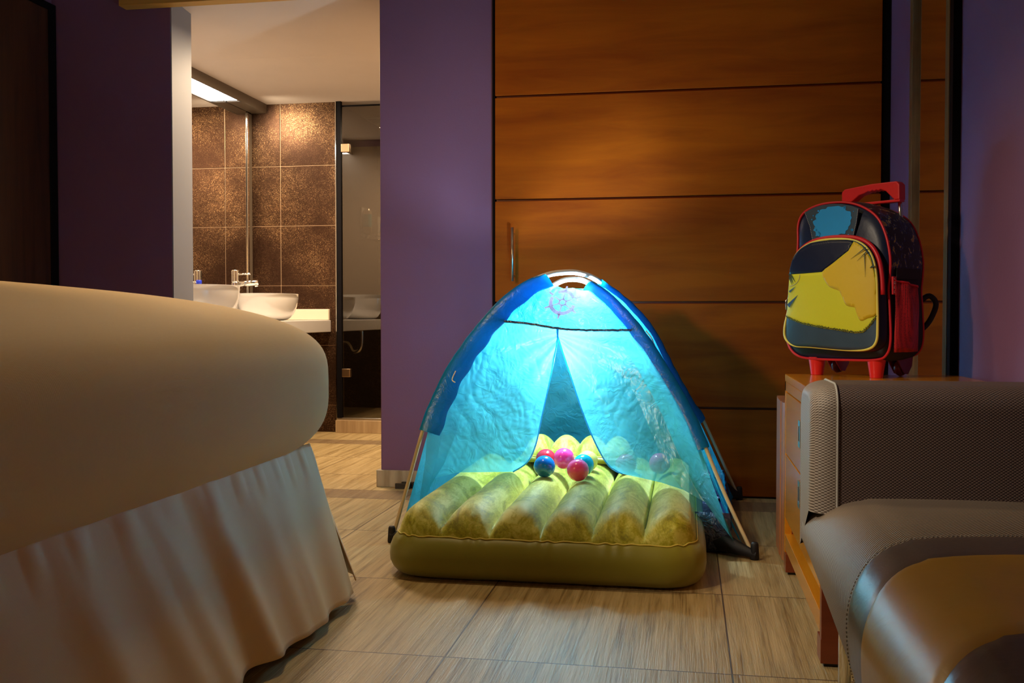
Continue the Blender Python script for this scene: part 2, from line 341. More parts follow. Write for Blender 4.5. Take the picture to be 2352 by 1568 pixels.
# ------------------------------------------------------------------ mesh helpers
WORLDP = []
class MB:
    def __init__(s): s.v = []; s.f = []; s.uv = {}
    def box(s, x0, x1, y0, y1, z0, z1, T=None):
        i = len(s.v); P = [(x0, y0, z0), (x1, y0, z0), (x1, y1, z0), (x0, y1, z0), (x0, y0, z1), (x1, y0, z1), (x1, y1, z1), (x0, y1, z1)]
        if T: P = [tuple(T(p)) for p in P]
        s.v += P
        s.f += [tuple(i+k for k in q) for q in ((0, 3, 2, 1), (4, 5, 6, 7), (0, 1, 5, 4), (1, 2, 6, 5), (2, 3, 7, 6), (3, 0, 4, 7))]
        return s
    def tube(s, pts, r, n=10, closed=False, caps=True):
        pts = [Vector(p) for p in pts]; rr = r if isinstance(r, (list, tuple)) else [r]*len(pts)
        i = len(s.v); m = len(pts); up = None
        for k, p in enumerate(pts):
            a = pts[(k-1) % m] if (closed or k > 0) else p; b = pts[(k+1) % m] if (closed or k < m-1) else p
            t = (b-a).normalized()
            if up is None:
                up = Vector((0, 0, 1)) if abs(t.z) < 0.9 else Vector((1, 0, 0))
            x = t.cross(up)
            if x.length < 1e-6: x = t.cross(Vector((0.3, 1, 0.1)))
            x.normalize(); y = x.cross(t).normalized(); up = y
            for j in range(n):
                q = p + (x*math.cos(2*math.pi*j/n) + y*math.sin(2*math.pi*j/n))*rr[k]; s.v.append(tuple(q))
        for k in range(m if closed else m-1):
            k2 = (k+1) % m
            for j in range(n):
                j2 = (j+1) % n; s.f.append((i+k*n+j, i+k*n+j2, i+k2*n+j2, i+k2*n+j))
        if caps and not closed:
            s.f.append(tuple(i+j for j in range(n))[::-1]); s.f.append(tuple(i+(m-1)*n+j for j in range(n)))
        return s
    def lathe(s, prof, n=24, o=(0, 0, 0), sx=1, sy=1, close=True):
        i = len(s.v)
        for r, z in prof:
            for j in range(n):
                a = 2*math.pi*j/n; s.v.append((o[0]+r*sx*math.cos(a), o[1]+r*sy*math.sin(a), o[2]+z))
        for k in range(len(prof)-1):
            for j in range(n): j2 = (j+1) % n; s.f.append((i+k*n+j, i+k*n+j2, i+(k+1)*n+j2, i+(k+1)*n+j))
        if close: s.f.append(tuple(i+j for j in range(n))[::-1]); s.f.append(tuple(i+(len(prof)-1)*n+j for j in range(n)))
        return s
    def grid(s, rows, uv=None, wrap=False):
        i = len(s.v); h = len(rows); wd = len(rows[0])
        for r in rows: s.v += [tuple(p) for p in r]
        for a in range(h-1):
            for b in range(wd if wrap else wd-1):
                b2 = (b+1) % wd
                s.f.append((i+a*wd+b, i+a*wd+b2, i+(a+1)*wd+b2, i+(a+1)*wd+b))
        if uv:
            for a in range(h):
                for b in range(wd): s.uv[i+a*wd+b] = uv[a][b]
        return s
    def poly(s, pts):
        i = len(s.v); s.v += [tuple(p) for p in pts]; s.f.append(tuple(range(i, i+len(pts)))); return s
    def slab(s, pts, d):
        """closed outline extruded by vector d"""
        i = len(s.v); n = len(pts); d = Vector(d)
        s.v += [tuple(p) for p in pts] + [tuple(Vector(p)+d) for p in pts]
        s.f.append(tuple(range(i, i+n))[::-1]); s.f.append(tuple(range(i+n, i+2*n)))
        for k in range(n): k2 = (k+1) % n; s.f.append((i+k, i+k2, i+n+k2, i+n+k))
        return s
    def build(s, name, mat, parent=None, smooth=False, bevel=0, seg=2, sub=0, solid=0, label=None, off=0.0, origin=None):
        me = bpy.data.meshes.new(name)
        V = s.v
        if origin: V = [(p[0]-origin[0], p[1]-origin[1], p[2]-origin[2]) for p in V]
        me.from_pydata(V, [], s.f); me.update()
        bm = bmesh.new(); bm.from_mesh(me); bmesh.ops.recalc_face_normals(bm, faces=bm.faces); bm.to_mesh(me); bm.free()
        if s.uv:
            ul = me.uv_layers.new(name='UVMap')
            for lp in me.loops: ul.data[lp.index].uv = s.uv.get(lp.vertex_index, (0, 0))
        o = bpy.data.objects.new(name, me); COL.objects.link(o)
        for mt in (mat if isinstance(mat, list) else [mat]): me.materials.append(mt)
        if smooth: me.shade_smooth()
        if bevel:
            b = o.modifiers.new('bevel', 'BEVEL'); b.width = bevel; b.segments = seg; b.limit_method = 'ANGLE'
            if smooth is False: me.shade_smooth(); w2 = o.modifiers.new('wn', 'WEIGHTED_NORMAL'); w2.keep_sharp = True
        if solid:
            so = o.modifiers.new('solid', 'SOLIDIFY'); so.thickness = solid; so.offset = off
        if sub:
            su = o.modifiers.new('sub', 'SUBSURF'); su.levels = sub; su.render_levels = sub
        if parent: o.parent = parent; o.location = -parent.location if parent in WORLDP else Vector((0, 0, 0))
        if origin and not parent: o.location = Vector(origin)
        if label: o['label'] = label
        return o
def tag(o, label=None, cat=None, group=None, kind=None):
    if label: o['label'] = label
    if cat: o['category'] = cat
    if group: o['group'] = group
    if kind: o['kind'] = kind
    return o
def thing(name, label, cat, loc=(0, 0, 0), rz=0, group=None):
    o = bpy.data.objects.new(name, None); COL.objects.link(o); o.location = loc; o.rotation_euler = (0, 0, rz); o.empty_display_size = 0.05
    if rz == 0: WORLDP.append(o)      # parts written in world coordinates
    return tag(o, label, cat, group)
def struct(o): o['kind'] = 'structure'; return o
def lerp(a, b, t): return a+(b-a)*t
def interp(x, xs, ys):
    if x <= xs[0]: return ys[0]
    for i in range(1, len(xs)):
        if x <= xs[i]: return lerp(ys[i-1], ys[i], (x-xs[i-1])/(xs[i]-xs[i-1]))
    return ys[-1]
def smooth_poly(pts, n=4, closed=True):
    """Catmull-Rom resampling"""
    out = []; m = len(pts)
    for i in range(m if closed else m-1):
        g = lambda k: Vector(pts[k % m]) if closed else Vector(pts[max(0, min(m-1, k))])
        p0, p1, p2, p3 = g(i-1), g(i), g(i+1), g(i+2)
        for j in range(n):
            t = j/n
            out.append(0.5*((2*p1)+(p2-p0)*t+(2*p0-5*p1+4*p2-p3)*t*t+(3*p1-p0-3*p2+p3)*t**3))
    if not closed: out.append(Vector(pts[-1]))
    return out
def resample(pts, n):
    pts = [Vector(p) for p in pts]; d = [0]
    for a, b in zip(pts, pts[1:]): d.append(d[-1]+(b-a).length)
    out = []
    for i in range(n):
        t = d[-1]*i/(n-1)
        k = 1
        while k < len(d)-1 and d[k] < t: k += 1
        out.append(pts[k-1].lerp(pts[k], (t-d[k-1])/max(1e-9, d[k]-d[k-1])))
    return out
def coons(top, bot, left, right, nu, nv, disp=None):
    T = resample(top, nu); B = resample(bot, nu); Lf = resample(left, nv); Rt = resample(right, nv)
    rows = []
    for j in range(nv):
        v = j/(nv-1); row = []
        for i in range(nu):
            u = i/(nu-1)
            p = T[i]*(1-v)+B[i]*v + Lf[j]*(1-u)+Rt[j]*u - (T[0]*(1-u)*(1-v)+T[-1]*u*(1-v)+B[0]*(1-u)*v+B[-1]*u*v)
            if disp: p = disp(p, u, v)
            row.append(p)
        rows.append(row)
    return rows

# ================================================================== SETTING
struct(MB().box(-3.3, 3.0, -1.6, 7.6, -0.1, 0).build('floor', M['floor']))
struct(MB().box(-3.25, 1.0, -1.6, 4.39, 2.62, 2.7).build('ceiling', M['ceiling']))
struct(MB().slab([(-3.1, 4.392, 2.278), (-3.1, 5.2, 2.195), (-3.1, 7.5, 2.195), (-3.1, 7.5, 2.35), (-3.1, 4.392, 2.35)], (1.95, 0, 0)).build('ceiling', M['ceiling']))
struct(MB().box(-3.13, -3.03, -1.6, 4.39, 0, 2.62).build('wall_left', M['purple']))
struct(MB().box(0.825, 0.93, -1.6, 4.60, 0, 2.62).build('wall_right', M['purple']))
struct(MB().box(-3.13, 0.93, -1.7, -1.6, 0, 2.62).build('wall_front', M['purple']))
wb = MB(); wb.box(-3.13, -2.412, 4.39, 4.58, 0, 2.62); wb.box(-1.378, 0.825, 4.39, 4.58, 0, 2.62); wb.box(-2.412, -1.378, 4.39, 4.58, 2.28, 2.62)
struct(wb.build('wall_back', M['purple']))
struct(MB().box(-2.412, -2.406, 4.392, 4.582, 0, 2.28).build('trim_1', plain('grey_jamb_paint', (0.24, 0.25, 0.285), 0.6)))
fw = MB(); fw.box(-3.0, -2.412, 4.581, 4.592, 0.83, 2.2); fw.box(-1.378, -1.28, 4.581, 4.592, 0.83, 2.2)
struct(fw.build('wall_bath_front', M['bath_wall']))
fw = MB(); fw.box(-3.0, -2.412, 4.581, 4.594, 0, 0.83); fw.box(-1.378, -1.28, 4.581, 4.594, 0, 0.83)
struct(fw.build('trim_6', M['tile']))
cb = MB().box(-1.374, -0.853, 4.36, 4.39, 0, 2.62)
struct(cb.build('wall_column', M['purple'], bevel=0.004))
struct(MB().box(-1.392, -0.85, 4.345, 4.395, 0, 0.076).build('baseboard_back', wood('skirting_tile', (0.30, 0.24, 0.16), (0.50, 0.43, 0.32), 'Z', 1.5, 0.4), bevel=0.002))
# bathroom shell
struct(MB().box(-3.02, -2.9, 4.58, 6.34, 0, 2.2).build('wall_bath_left', M['tile']))
struct(MB().box(-1.28, -1.18, 4.58, 7.4, 0, 2.2).build('wall_bath_right', M['bath_wall']))
# bronze tiles on the back wall, one mesh with real joints
bt = MB(); zs = [-0.22, 0.18, 0.58, 0.98, 1.38, 1.78, 2.2]
xs = [-2.90, -2.694, -2.292]
for a, b in zip(xs, xs[1:]):
    for z0, z1 in zip(zs, zs[1:]):
        z0c, z1c = max(z0, 0), min(z1, 2.2)
        bt.box(a+0.0022, b-0.0022, 6.34, 6.35, z0c+0.0022, z1c-0.0022)
tb = bt.build('wall_bath_back', M['tile'], bevel=0.0015, seg=1); struct(tb)
gb = MB().box(-3.0, -2.292, 6.345, 6.45, 0, 2.2).build('grout', M['grout'], tb)
# shower recess
sh = MB(); sh.box(-2.42, -2.292, 6.45, 7.4, 0, 2.2); sh.box(-2.42, -1.18, 7.4, 7.5, 0, 2.2)
struct(sh.build('wall_shower', M['shower_tile']))
mo = MB()
for k in range(40):
    for j in range(2):
        if (k*7+j*3) % 5 < 3:
            z = 0.12+k*0.05; y = 7.20+j*0.075
            mo.box(-2.292, -2.2885, y, y+0.045, z, z+0.033)
            if (k+j) % 3 == 0: mo.box(-2.289, -2.288, y+0.012, y+0.033, z+0.009, z+0.024)
struct(mo.build('trim_2', M['mosaic']))
struct(MB().box(-2.30, -1.28, 6.30, 6.42, 0, 0.083).build('trim_3', wood('kerb_tile', (0.34, 0.22, 0.11), (0.50, 0.36, 0.20), 'Z', 1.2, 0.4), bevel=0.002))
sg = thing('shower_screen', 'dark glass shower screen with pale square hinges at the back of the bathroom', 'shower screen', (-1.9, 6.34, 0.083))
MB().box(-2.262, -1.29, 6.338, 6.346, 0.098, 2.16).build('glass_pane', M['glass'], sg)
MB().box(-2.300, -1.285, 6.325, 6.36, 0.083, 0.098).build('bottom_rail', M['steel'], sg, bevel=0.002)
MB().box(-2.300, -2.294, 6.318, 6.339, 0.083, 2.2).build('wall_profile', M['chrome'], sg)
MB().box(-2.2935, -2.262, 6.322, 6.352, 0.098, 2.2).build('seal_strip', M['black'], sg)
MB().box(-2.26, -1.285, 6.335, 6.349, 2.16, 2.17).build('top_rail', M['black'], sg)
for z in (1.86, 0.37):
    MB().box(-2.262, -2.205, 6.322, 6.337, z, z+0.055).build('hinge', M['brass'], sg, bevel=0.003)
for (y, z, h) in ((6.84, 1.36, 0.17), (7.24, 1.36, 0.14)):
    d = thing('soap_dispenser', 'soap dispenser with a teal label on the shower wall, ' + ('nearer the glass' if y < 7 else 'deeper in the corner'), 'dispenser', (-2.292, y, z), group='dispensers on the shower wall')
    MB().box(-2.292, -2.28, y-0.035, y+0.035, z-0.02, z+h+0.02).build('back_plate', M['white_paint'], d, bevel=0.002)
    MB().lathe([(0.028, 0), (0.03, 0.01), (0.03, h-0.01), (0.024, h), (0.02, h+0.012)], 20, (-2.25, y, z)).build('bottle', M['steel'], d, smooth=True)
    MB().lathe([(0.0306, 0.05), (0.0306, h-0.03)], 20, (-2.25, y, z), close=False).build('paper_label', M['teal_label'], d, smooth=True)
    MB().lathe([(0.018, -0.03), (0.02, 0)], 16, (-2.25, y, z)).build('nozzle', M['chrome'], d, smooth=True)
rk = MB()
for z in (1.33, 1.37): rk.tube([(-2.29, 6.95, z), (-2.19, 6.95, z), (-2.19, 7.15, z), (-2.29, 7.15, z)], 0.003, 6)
for k in range(7): rk.tube([(-2.19, 6.96+k*0.03, 1.33), (-2.19, 6.96+k*0.03, 1.37)], 0.002, 5)
for k in range(7): rk.tube([(-2.19, 6.96+k*0.03, 1.33), (-2.29, 6.96+k*0.03, 1.33)], 0.002, 5)
tag(rk.build('soap_rack', M['chrome'], smooth=True, origin=(-2.29, 7.05, 1.33)), 'small chrome wire soap rack on the shower wall between the dispensers', 'rack')
vg = thing('air_vent', 'square grey extractor grille in the ceiling above the shower', 'vent', (-2.2, 6.97, 2.19))
MB().box(-2.28, -2.12, 6.88, 7.06, 2.188, 2.2).build('frame', M['white_paint'], vg, bevel=0.003)
vs = MB()
for k in range(6): vs.box(-2.265, -2.135, 6.895+k*0.027, 6.907+k*0.027, 2.184, 2.19)
vs.build('slats', M['soffit'], vg)

# mirror wall, chrome edge and soffit lamp
wm = thing('vanity_mirror', 'tall frameless mirror on the wall above the washbasins', 'mirror', (-2.9, 5.4, 0.83))
MB().box(-2.9, -2.893, 4.60, 6.25, 0.83, 2.15).build('mirror_glass', M['mirror'], wm)
MB().box(-2.9, -2.885, 6.25, 6.275, 0.83, 2.13).build('edge_strip', M['chrome'], wm, bevel=0.003)
MB().box(-2.9, -2.893, 6.275, 6.335, 0.83, 2.13).build('side_strip', M['soffit'], wm)
so = thing('soffit_light', 'brown lighting soffit with a bright white diffuser above the vanity mirror', 'light', (-2.84, 5.4, 2.2))
ss = MB(); ss.box(-2.797, -2.785, 4.59, 6.335, 2.135, 2.2); ss.box(-2.89, -2.797, 4.59, 6.335, 2.15, 2.16); ss.box(-2.89, -2.797, 5.96, 6.335, 2.136, 2.15)
ss.build('housing', M['soffit'], so)
MB().box(-2.8925, -2.80, 4.62, 5.93, 2.137, 2.149).build('diffuser', M['lamp'], so, bevel=0.006)
# counter, upstand, sinks, taps, bottles
ct = MB().box(-2.9, -2.34, 4.62, 6.335, 0.67, 0.748).build('vanity_counter', M['counter'], bevel=0.004, origin=None)
tag(ct, 'white floating vanity counter along the bathroom mirror wall', 'counter')
tag(MB().box(-2.9, -2.347, 6.31, 6.339, 0.749, 0.822).build('counter_upstand', M['cream'], bevel=0.004), 'cream upstand where the counter meets the bronze tiles', 'upstand')
def sink(x, y, z, label):
    t = thing('vessel_sink', label, 'sink', (x, y, 0.749), group='washbasins on the vanity counter')
    pr = []
    H = z-0.749
    for q in range(9):
        a = q/8; pr.append((0.09+0.09*math.sin(a*math.pi/2)**0.8, H*(1-math.cos(a*math.pi/2))**0.85 if q else 0.0))
    pr += [(0.183, H), (0.177, H+0.001), (0.168, H-0.012), (0.135, H*0.45), (0.08, 0.03), (0.0, 0.025)]
    MB().lathe(pr, 48, (x, y, 0.749), 1.0, 1.25, close=False).build('bowl', M['ceramic'], t, smooth=True)
    MB().lathe([(0.0, 0), (0.02, 0), (0.02, 0.004), (0.0, 0.005)], 16, (x, y, 0.775), close=False).build('drain', M['chrome'], t, smooth=True)
    # waste pipe under the counter
    MB().tube(smooth_poly([(x, y, 0.668), (x, y, 0.56), (x-0.02, y, 0.50), (x-0.07, y, 0.49), (x-0.10, y, 0.54), (x-0.14, y, 0.56), (-2.895, y, 0.56)], 5, False), 0.016, 10).build('waste_pipe', M['chrome'], t, smooth=True)
sink(-2.55, 5.80, 0.912, 'white ceramic vessel sink nearer the bronze tile wall')
sink(-2.575, 5.02, 0.942, 'white ceramic vessel sink nearer the doorway, partly hidden behind the bed')
def tap(x, y, label):
    t = thing('basin_tap', label, 'tap', (x, y, 0.749), group='chrome taps')
    MB().lathe([(0.026, 0), (0.026, 0.235), (0.024, 0.237), (0.024, 0.241), (0.026, 0.243), (0.026, 0.31), (0.022, 0.314)], 24, (x, y, 0.749)).build('body', M['chrome'], t, smooth=False, bevel=0.001)
    MB().tube([(x+0.02, y, 0.975), (x+0.15, y, 0.985)], [0.019, 0.016], 14).build('spout', M['chrome'], t, smooth=True)
    MB().tube([(x+0.135, y, 0.975), (x+0.14, y, 0.958)], 0.010, 12).build('aerator', M['chrome'], t, smooth=True)
    MB().tube([(x+0.02, y, 1.036), (x+0.10, y, 1.038)], 0.006, 10).build('lever', M['chrome'], t, smooth=True)
tap(-2.768, 5.81, 'tall cylindrical chrome tap behind the far vessel sink')
for x, y, lb in ((-2.862, 5.52, 'small clear bottle with a blue cap standing against the mirror'),):
    t = thing('water_bottle', lb, 'bottle', (x, y, 0.749))
    MB().lathe([(0.026, 0), (0.029, 0.004), (0.029, 0.13), (0.024, 0.17), (0.013, 0.2), (0.013, 0.212)], 20, (x, y, 0.749)).build('body', M['clear'], t, smooth=True)
    MB().lathe([(0.0165, 0.212), (0.0165, 0.238), (0.014, 0.241)], 20, (x, y, 0.749)).build('cap', M['cap_blue'], t, smooth=True)

# wooden door wall
pn = MB(); gz = [0.004, 0.383, 0.8355, 1.288, 1.742, 2.195, 2.60]
for z0, z1 in zip(gz, gz[1:]): pn.box(-0.838, 0.788, 4.335, 4.357, z0+0.005, z1-0.005)
dr = struct(pn.build('door_2', M['door_wood'], bevel=0.002, seg=1))
MB().box(-0.836, 0.786, 4.357, 4.387, 0.003, 2.6).build('groove_backing', M['oak_shade_dark'], dr)
hd = MB(); hd.tube([(-0.755, 4.303, 0.93), (-0.755, 4.303, 1.165)], 0.0065, 12); hd.tube([(-0.755, 4.303, 0.955), (-0.755, 4.337, 0.955)], 0.004, 8); hd.tube([(-0.755, 4.303, 1.14), (-0.755, 4.337, 1.14)], 0.004, 8)
hd.build('door_handle', M['steel'], dr, smooth=True)
struct(MB().box(-0.852, -0.8385, 4.348, 4.389, 0, 2.6).build('trim_4', M['black']))
struct(MB().box(0.789, 0.824, 4.345, 4.389, 0, 2.6).build('trim_5', M['black']))
# dark wardrobe door on the left wall with black frame
d1 = struct(MB().box(-3.03, -3.005, 3.2, 4.325, 0.01, 2.235).build('door_1', M['dark_wood']))
fr = MB(); fr.box(-3.03, -3.0, 4.325, 4.382, 0, 2.27); fr.box(-3.03, -3.0, 3.2, 4.325, 2.235, 2.27)
fr.build('door_frame', M['black'], d1, bevel=0.003)
# sliding-door pelmet over the bathroom opening
pl = thing('pelmet', 'ochre wooden pelmet over the bathroom opening', 'pelmet', (-2.0, 4.355, 2.232))
MB().box(-2.635, -1.382, 4.322, 4.388, 2.232, 2.38).build('board', M['pelmet'], pl, bevel=0.002)
MB().box(-2.62, -1.385, 4.33, 4.38, 2.38, 2.40).build('top_cap', M['soffit'], pl)
# black floor guide by the column
fg = MB(); fg.box(-1.292, -1.222, 4.305, 4.318, 0, 0.024); fg.box(-1.268, -1.212, 4.325, 4.343, 0.0, 0.028); fg.box(-1.268, -1.222, 4.318, 4.325, 0, 0.008)
tag(fg.build('door_guide', M['black_plastic'], bevel=0.0015, origin=(-1.25, 4.32, 0)), 'small black plastic door guide on the floor by the purple column', 'door guide')

# framed mirror on the right wall
mr = thing('wall_mirror', 'tall wooden framed mirror on the purple wall behind the backpack', 'mirror', (0.825, 3.58, 0.08))
MB().box(0.812, 0.8245, 3.34, 3.82, 0.12, 2.45).build('mirror_glass', M['mirror'], mr)
fm = MB()
for y0, y1 in ((3.30, 3.345), (3.815, 3.86)):
    fm.box(0.797, 0.8245, y0, y1, 0.08, 2.49)
fm.box(0.797, 0.8245, 3.345, 3.815, 0.08, 0.125); fm.box(0.797, 0.8245, 3.345, 3.815, 2.445, 2.49)
fm.build('frame', M['frame_wood'], mr, bevel=0.002)
MB().box(0.80, 0.8245, 3.262, 3.299, 0.08, 2.49).build('side_strip', M['black'], mr)

# ================================================================== CHEST
CX, CY0, CY1, CZ, CXB = 0.295, 2.275, 3.13, 0.602, 0.795
ch = thing('chest_of_drawers', 'orange wood chest of drawers with flush steel pulls under the backpack', 'chest of drawers', (0.55, 2.7, 0))
MB().box(CX, CXB, CY0, CY1, CZ-0.022, CZ).build('top', M['oak'], ch, bevel=0.002)
cs = MB(); cs.box(CX, CX+0.02, CY0, CY1, 0.552, CZ-0.022)
cs.box(CX, CXB, CY1-0.026, CY1, 0.06, CZ-0.022)
MB().box(CX+0.001, CXB, CY0, CY0+0.026, 0.061, CZ-0.0225).build('end_panel', M['oak_shade_dark'], ch, bevel=0.001)  # same wood as the carcass, its unlit face painted darker
cs.box(CXB-0.012, CXB, CY0+0.026, CY1-0.026, 0.06, CZ-0.022)
cs.build('carcass', M['oak'], ch, bevel=0.001)
MB().box(CX+0.001, CXB-0.012, CY0+0.026, CY1-0.026, 0.072, 0.118).build('shelf', M['oak'], ch, bevel=0.001)
MB().box(CX+0.02, CXB-0.012, CY1-0.03, CY1-0.0255, 0.118, 0.17).build('inner_side', M['oak_shade_dark'], ch)  # niche side with its shade painted in
for z0, z1, hz in ((0.364, 0.548, 0.435), (0.168, 0.360, 0.275)):
    dd = MB().box(CX+0.0005, CX+0.03, CY0+0.029, CY1-0.029, z0, z1).build('drawer', M['oak'], ch, bevel=0.0015)
    MB().box(CX+0.03, CXB-0.02, CY0+0.05, CY1-0.05, z0+0.01, z1-0.01).build('drawer_box', M['oak_shade_dark'], dd)
    pu = MB()
    y0, y1 = 2.69, 2.735
    pu.box(CX-0.003, CX+0.004, y0, y1, hz-0.004, hz+0.012); pu.box(CX-0.003, CX+0.004, y0, y1, hz+0.052, hz+0.068)
    pu.box(CX-0.003, CX+0.004, y0, y0+0.014, hz+0.012, hz+0.052); pu.box(CX-0.003, CX+0.004, y1-0.008, y1, hz+0.012, hz+0.052)
    pu.build('pull', M['steel'], dd, bevel=0.001)
    MB().box(CX-0.0005, CX+0.004, y0+0.014, y1-0.008, hz+0.012, hz+0.052).build('pull_recess', M['black'], dd)
for (x, y) in ((CX, CY0), (CX, CY1-0.06), (CXB-0.06, CY0), (CXB-0.06, CY1-0.06)):
    lg = MB().box(x, x+0.06, y, y+0.06, 0.008, 0.062).build('foot', M['oak_shade_dark'], ch, bevel=0.001)  # feet darkened to imitate shade, like the near end
    MB().box(x+0.008, x+0.052, y+0.008, y+0.052, 0.0, 0.008).build('glide', M['black_plastic'], lg)
# low moulded stand behind the chest
ls = thing('luggage_stand', 'low wooden stand with fluted side moulding between the chest and the wood door', 'stand', (0.5, 3.3, 0))
fl = MB()
prof = [(0.0, 0.0), (0.012, -0.006), (0.03, -0.006), (0.036, 0.002), (0.042, -0.008), (0.07, -0.008), (0.076, 0.002), (0.082, -0.006), (0.11, -0.006), (0.116, 0.003), (0.122, -0.004), (0.15, 0.0)]
o1 = [(0.30+b, 3.16+a*2.0, 0.02) for a, b in prof] + [(0.34, 3.46, 0.02), (0.34, 3.16, 0.02)]
fl.slab(o1, (0, 0, 0.49))
fl.build('fluted_side', M['moulding'], ls)
MB().box(0.34, 0.79, 3.17, 3.45, 0.47, 0.51).build('top', M['moulding'], ls, bevel=0.002)
MB().box(0.76, 0.79, 3.17, 3.45, 0.02, 0.47).build('end_panel', M['moulding'], ls)
for (x, y) in ((0.305, 3.18), (0.305, 3.42), (0.76, 3.18), (0.76, 3.42)):
    MB().box(x, x+0.03, y, y+0.03, 0, 0.02).build('foot', M['moulding'], ls)

# ================================================================== BED
bed = thing('bed', 'large bed with a puffy cream duvet and pleated bed skirt at the left', 'bed', (-1.95, 1.3, 0))
def duvet():
    X0, X1, Y0, Y1, Z0, Z1 = -2.95, -0.937, -0.55, 2.70, 0.338, 0.865
    cx, cy, cz = (X0+X1)/2, (Y0+Y1)/2, (Z0+Z1)/2; hx, hy, hz = (X1-X0)/2, (Y1-Y0)/2, (Z1-Z0)/2
    nlat, nlon = 56, 260; rows = []
    for i in range(nlat+1):
        ph = -math.pi/2+math.pi*i/nlat
        cp, sp = math.cos(ph), math.sin(ph)
        a = abs(cp)**0.42; b = math.copysign(abs(sp)**(0.66 if sp > 0 else 0.60), sp)
        row = []
        for j in range(nlon):
            # uneven angular spacing: squarer plan with rounded corners
            th = 2*math.pi*j/nlon; ct, st = math.cos(th), math.sin(th)
            px = math.copysign(abs(ct)**0.13, ct); py = math.copysign(abs(st)**0.13, st)
            x = cx+hx*a*px; y = cy+hy*a*py; z = cz+hz*b
            # soft lie of the cloth
            z += 0.012*noise.noise(Vector((x*1.3, y*1.3, 3)))*(1 if sp > 0 else 0.3) + 0.010*max(0, (x-cx)/hx)*0
            # rises gently towards the middle of the bed
            if sp > 0: z -= 0.03*max(0, (x+1.5)/0.55)*sp + 0.020*max(0, (y-1.9)/0.75)*sp - 0.0
            x += 0.006*noise.noise(Vector((y*2.2, z*4, 9)))
            row.append((x, y, z))
        rows.append(row)
    return MB().grid(rows, wrap=True)
dv = duvet().build('duvet', M['duvet'], bed, smooth=True)
def skirt_rows(path, nrm, n, ztop, zbot, flare, seed, foldamp=1.0):
    """cloth hanging from path; nrm = outward direction; returns rows"""
    rows = []; P = resample(path, n)
    for k in range(34):
        v = k/33; row = []
        for i, p in enumerate(P):
            s = i/(n-1); L_ = s*2.6
            # folds widen towards the hem
            f = 0
            for (fr_, ph_, am_) in ((27.0, 0.3, 0.75), (41.3, 1.9, 0.45), (11.1, 0.7, 0.7), (68.0, 2.2, 0.10)):
                f += am_*math.sin(fr_*(L_+0.16*(v-0.5)*math.sin(L_*2.3+seed)+0.05*v)+ph_+seed)
            amp = foldamp*0.0115*(0.15+v**0.8)*(0.7+1.2*noise.noise(Vector((L_*1.1, seed, 0))))
            pin = 0.004*math.exp(-((v-0.08)/0.10)**2)*max(0, math.sin(60*L_+4*math.sin(5*L_)))
            out = flare*v**0.95 + f*amp + pin
            z = lerp(ztop, zbot, v) + 0.006*math.sin(7*L_+seed)*v
            row.append(Vector((p.x, p.y, z)) + Vector(nrm(i, s))*out)
        rows.append(row)
    return rows
sk1 = skirt_rows([(-1.005, -0.3, 0), (-1.005, 2.545, 0)], lambda i, s: (1, 0.12*s if s > .9 else 0, 0), 520, 0.435, 0.032, 0.125, 0.4)
MB().grid(sk1).build('bed_skirt', M['skirt'], bed, smooth=True, solid=0.003, label='long pleated side of the bed skirt')
# foot-end piece, flaring round the corner
sk2 = skirt_rows([(-1.01, 2.50, 0), (-1.015, 2.54, 0), (-1.04, 2.57, 0), (-1.09, 2.58, 0), (-2.9, 2.58, 0)], lambda i, s: (Vector((1.0, 0.75, 0))*max(0, 1-s*14)+Vector((0, 1, 0))*min(1, s*14)).normalized()*1.0, 420, 0.43, 0.05, 0.155, 2.1, 0.6)
MB().grid(sk2).build('bed_skirt', M['skirt'], bed, smooth=True, solid=0.003, label='foot end of the bed skirt, flaring at the corner')
MB().box(-2.9, -1.04, -0.3, 2.52, 0.11, 0.40).build('bed_base', plain('dark_bed_base', (0.02, 0.015, 0.012), 0.8), bed)
for (x, y) in ((-1.12, 2.25), (-1.12, 0.2), (-2.8, 2.25), (-2.8, 0.2)):
    MB().box(x, x+0.07, y, y+0.07, 0, 0.11).build('leg', M['black_plastic'], bed)

# ================================================================== TENT
A0, A1 = Vector((-0.997, 3.284, 0)), Vector((0.221, 4.30, 0))
B0, B1 = Vector((0.216, 3.249, 0)), Vector((-0.95, 4.30, 0))
PA = [(0, 0), (.036, .18), (.075, .376), (.104, .48), (.147, .60), (.224, .747), (.304, .858), (.386, .920), (.45, .937), (.497, .932), (.545, .905), (.64, .813), (.709, .709), (.772, .557), (.837, .411), (.877, .335), (1, 0)]
PB = [(0, 0), (.072, .171), (.132, .333), (.169, .431), (.233, .559), (.314, .70), (.371, .779), (.429, .843), (.495, .894), (.55, .914), (.61, .905), (.68, .852), (.76, .74), (.82, .60), (.88, .42), (.94, .22), (1, 0)]
def polept(P0, P1, tab, i): s, z = tab[i]; return Vector((lerp(P0.x, P1.x, s), lerp(P0.y, P1.y, s), z))
polA = smooth_poly([polept(A0, A1, PA, i) for i in range(len(PA))], 6, False)
polB = smooth_poly([polept(B0, B1, PB, i) for i in range(len(PB))], 6, False)
def atz(pol, z, back):
    """point of pole at height z on its front or back half"""
    top = max(range(len(pol)), key=lambda i: pol[i].z)
    seg = pol[top:] if back else pol[:top+1][::-1]
    z = min(z, seg[0].z-1e-4)
    for a, b in zip(seg, seg[1:]):
        if b.z <= z <= a.z: return a.lerp(b, (a.z-z)/max(1e-9, a.z-b.z))
    return seg[-1]
tent = thing('play_tent', "child's turquoise dome tent glowing from within on crossed poles", 'tent', (-0.39, 3.78, 0))
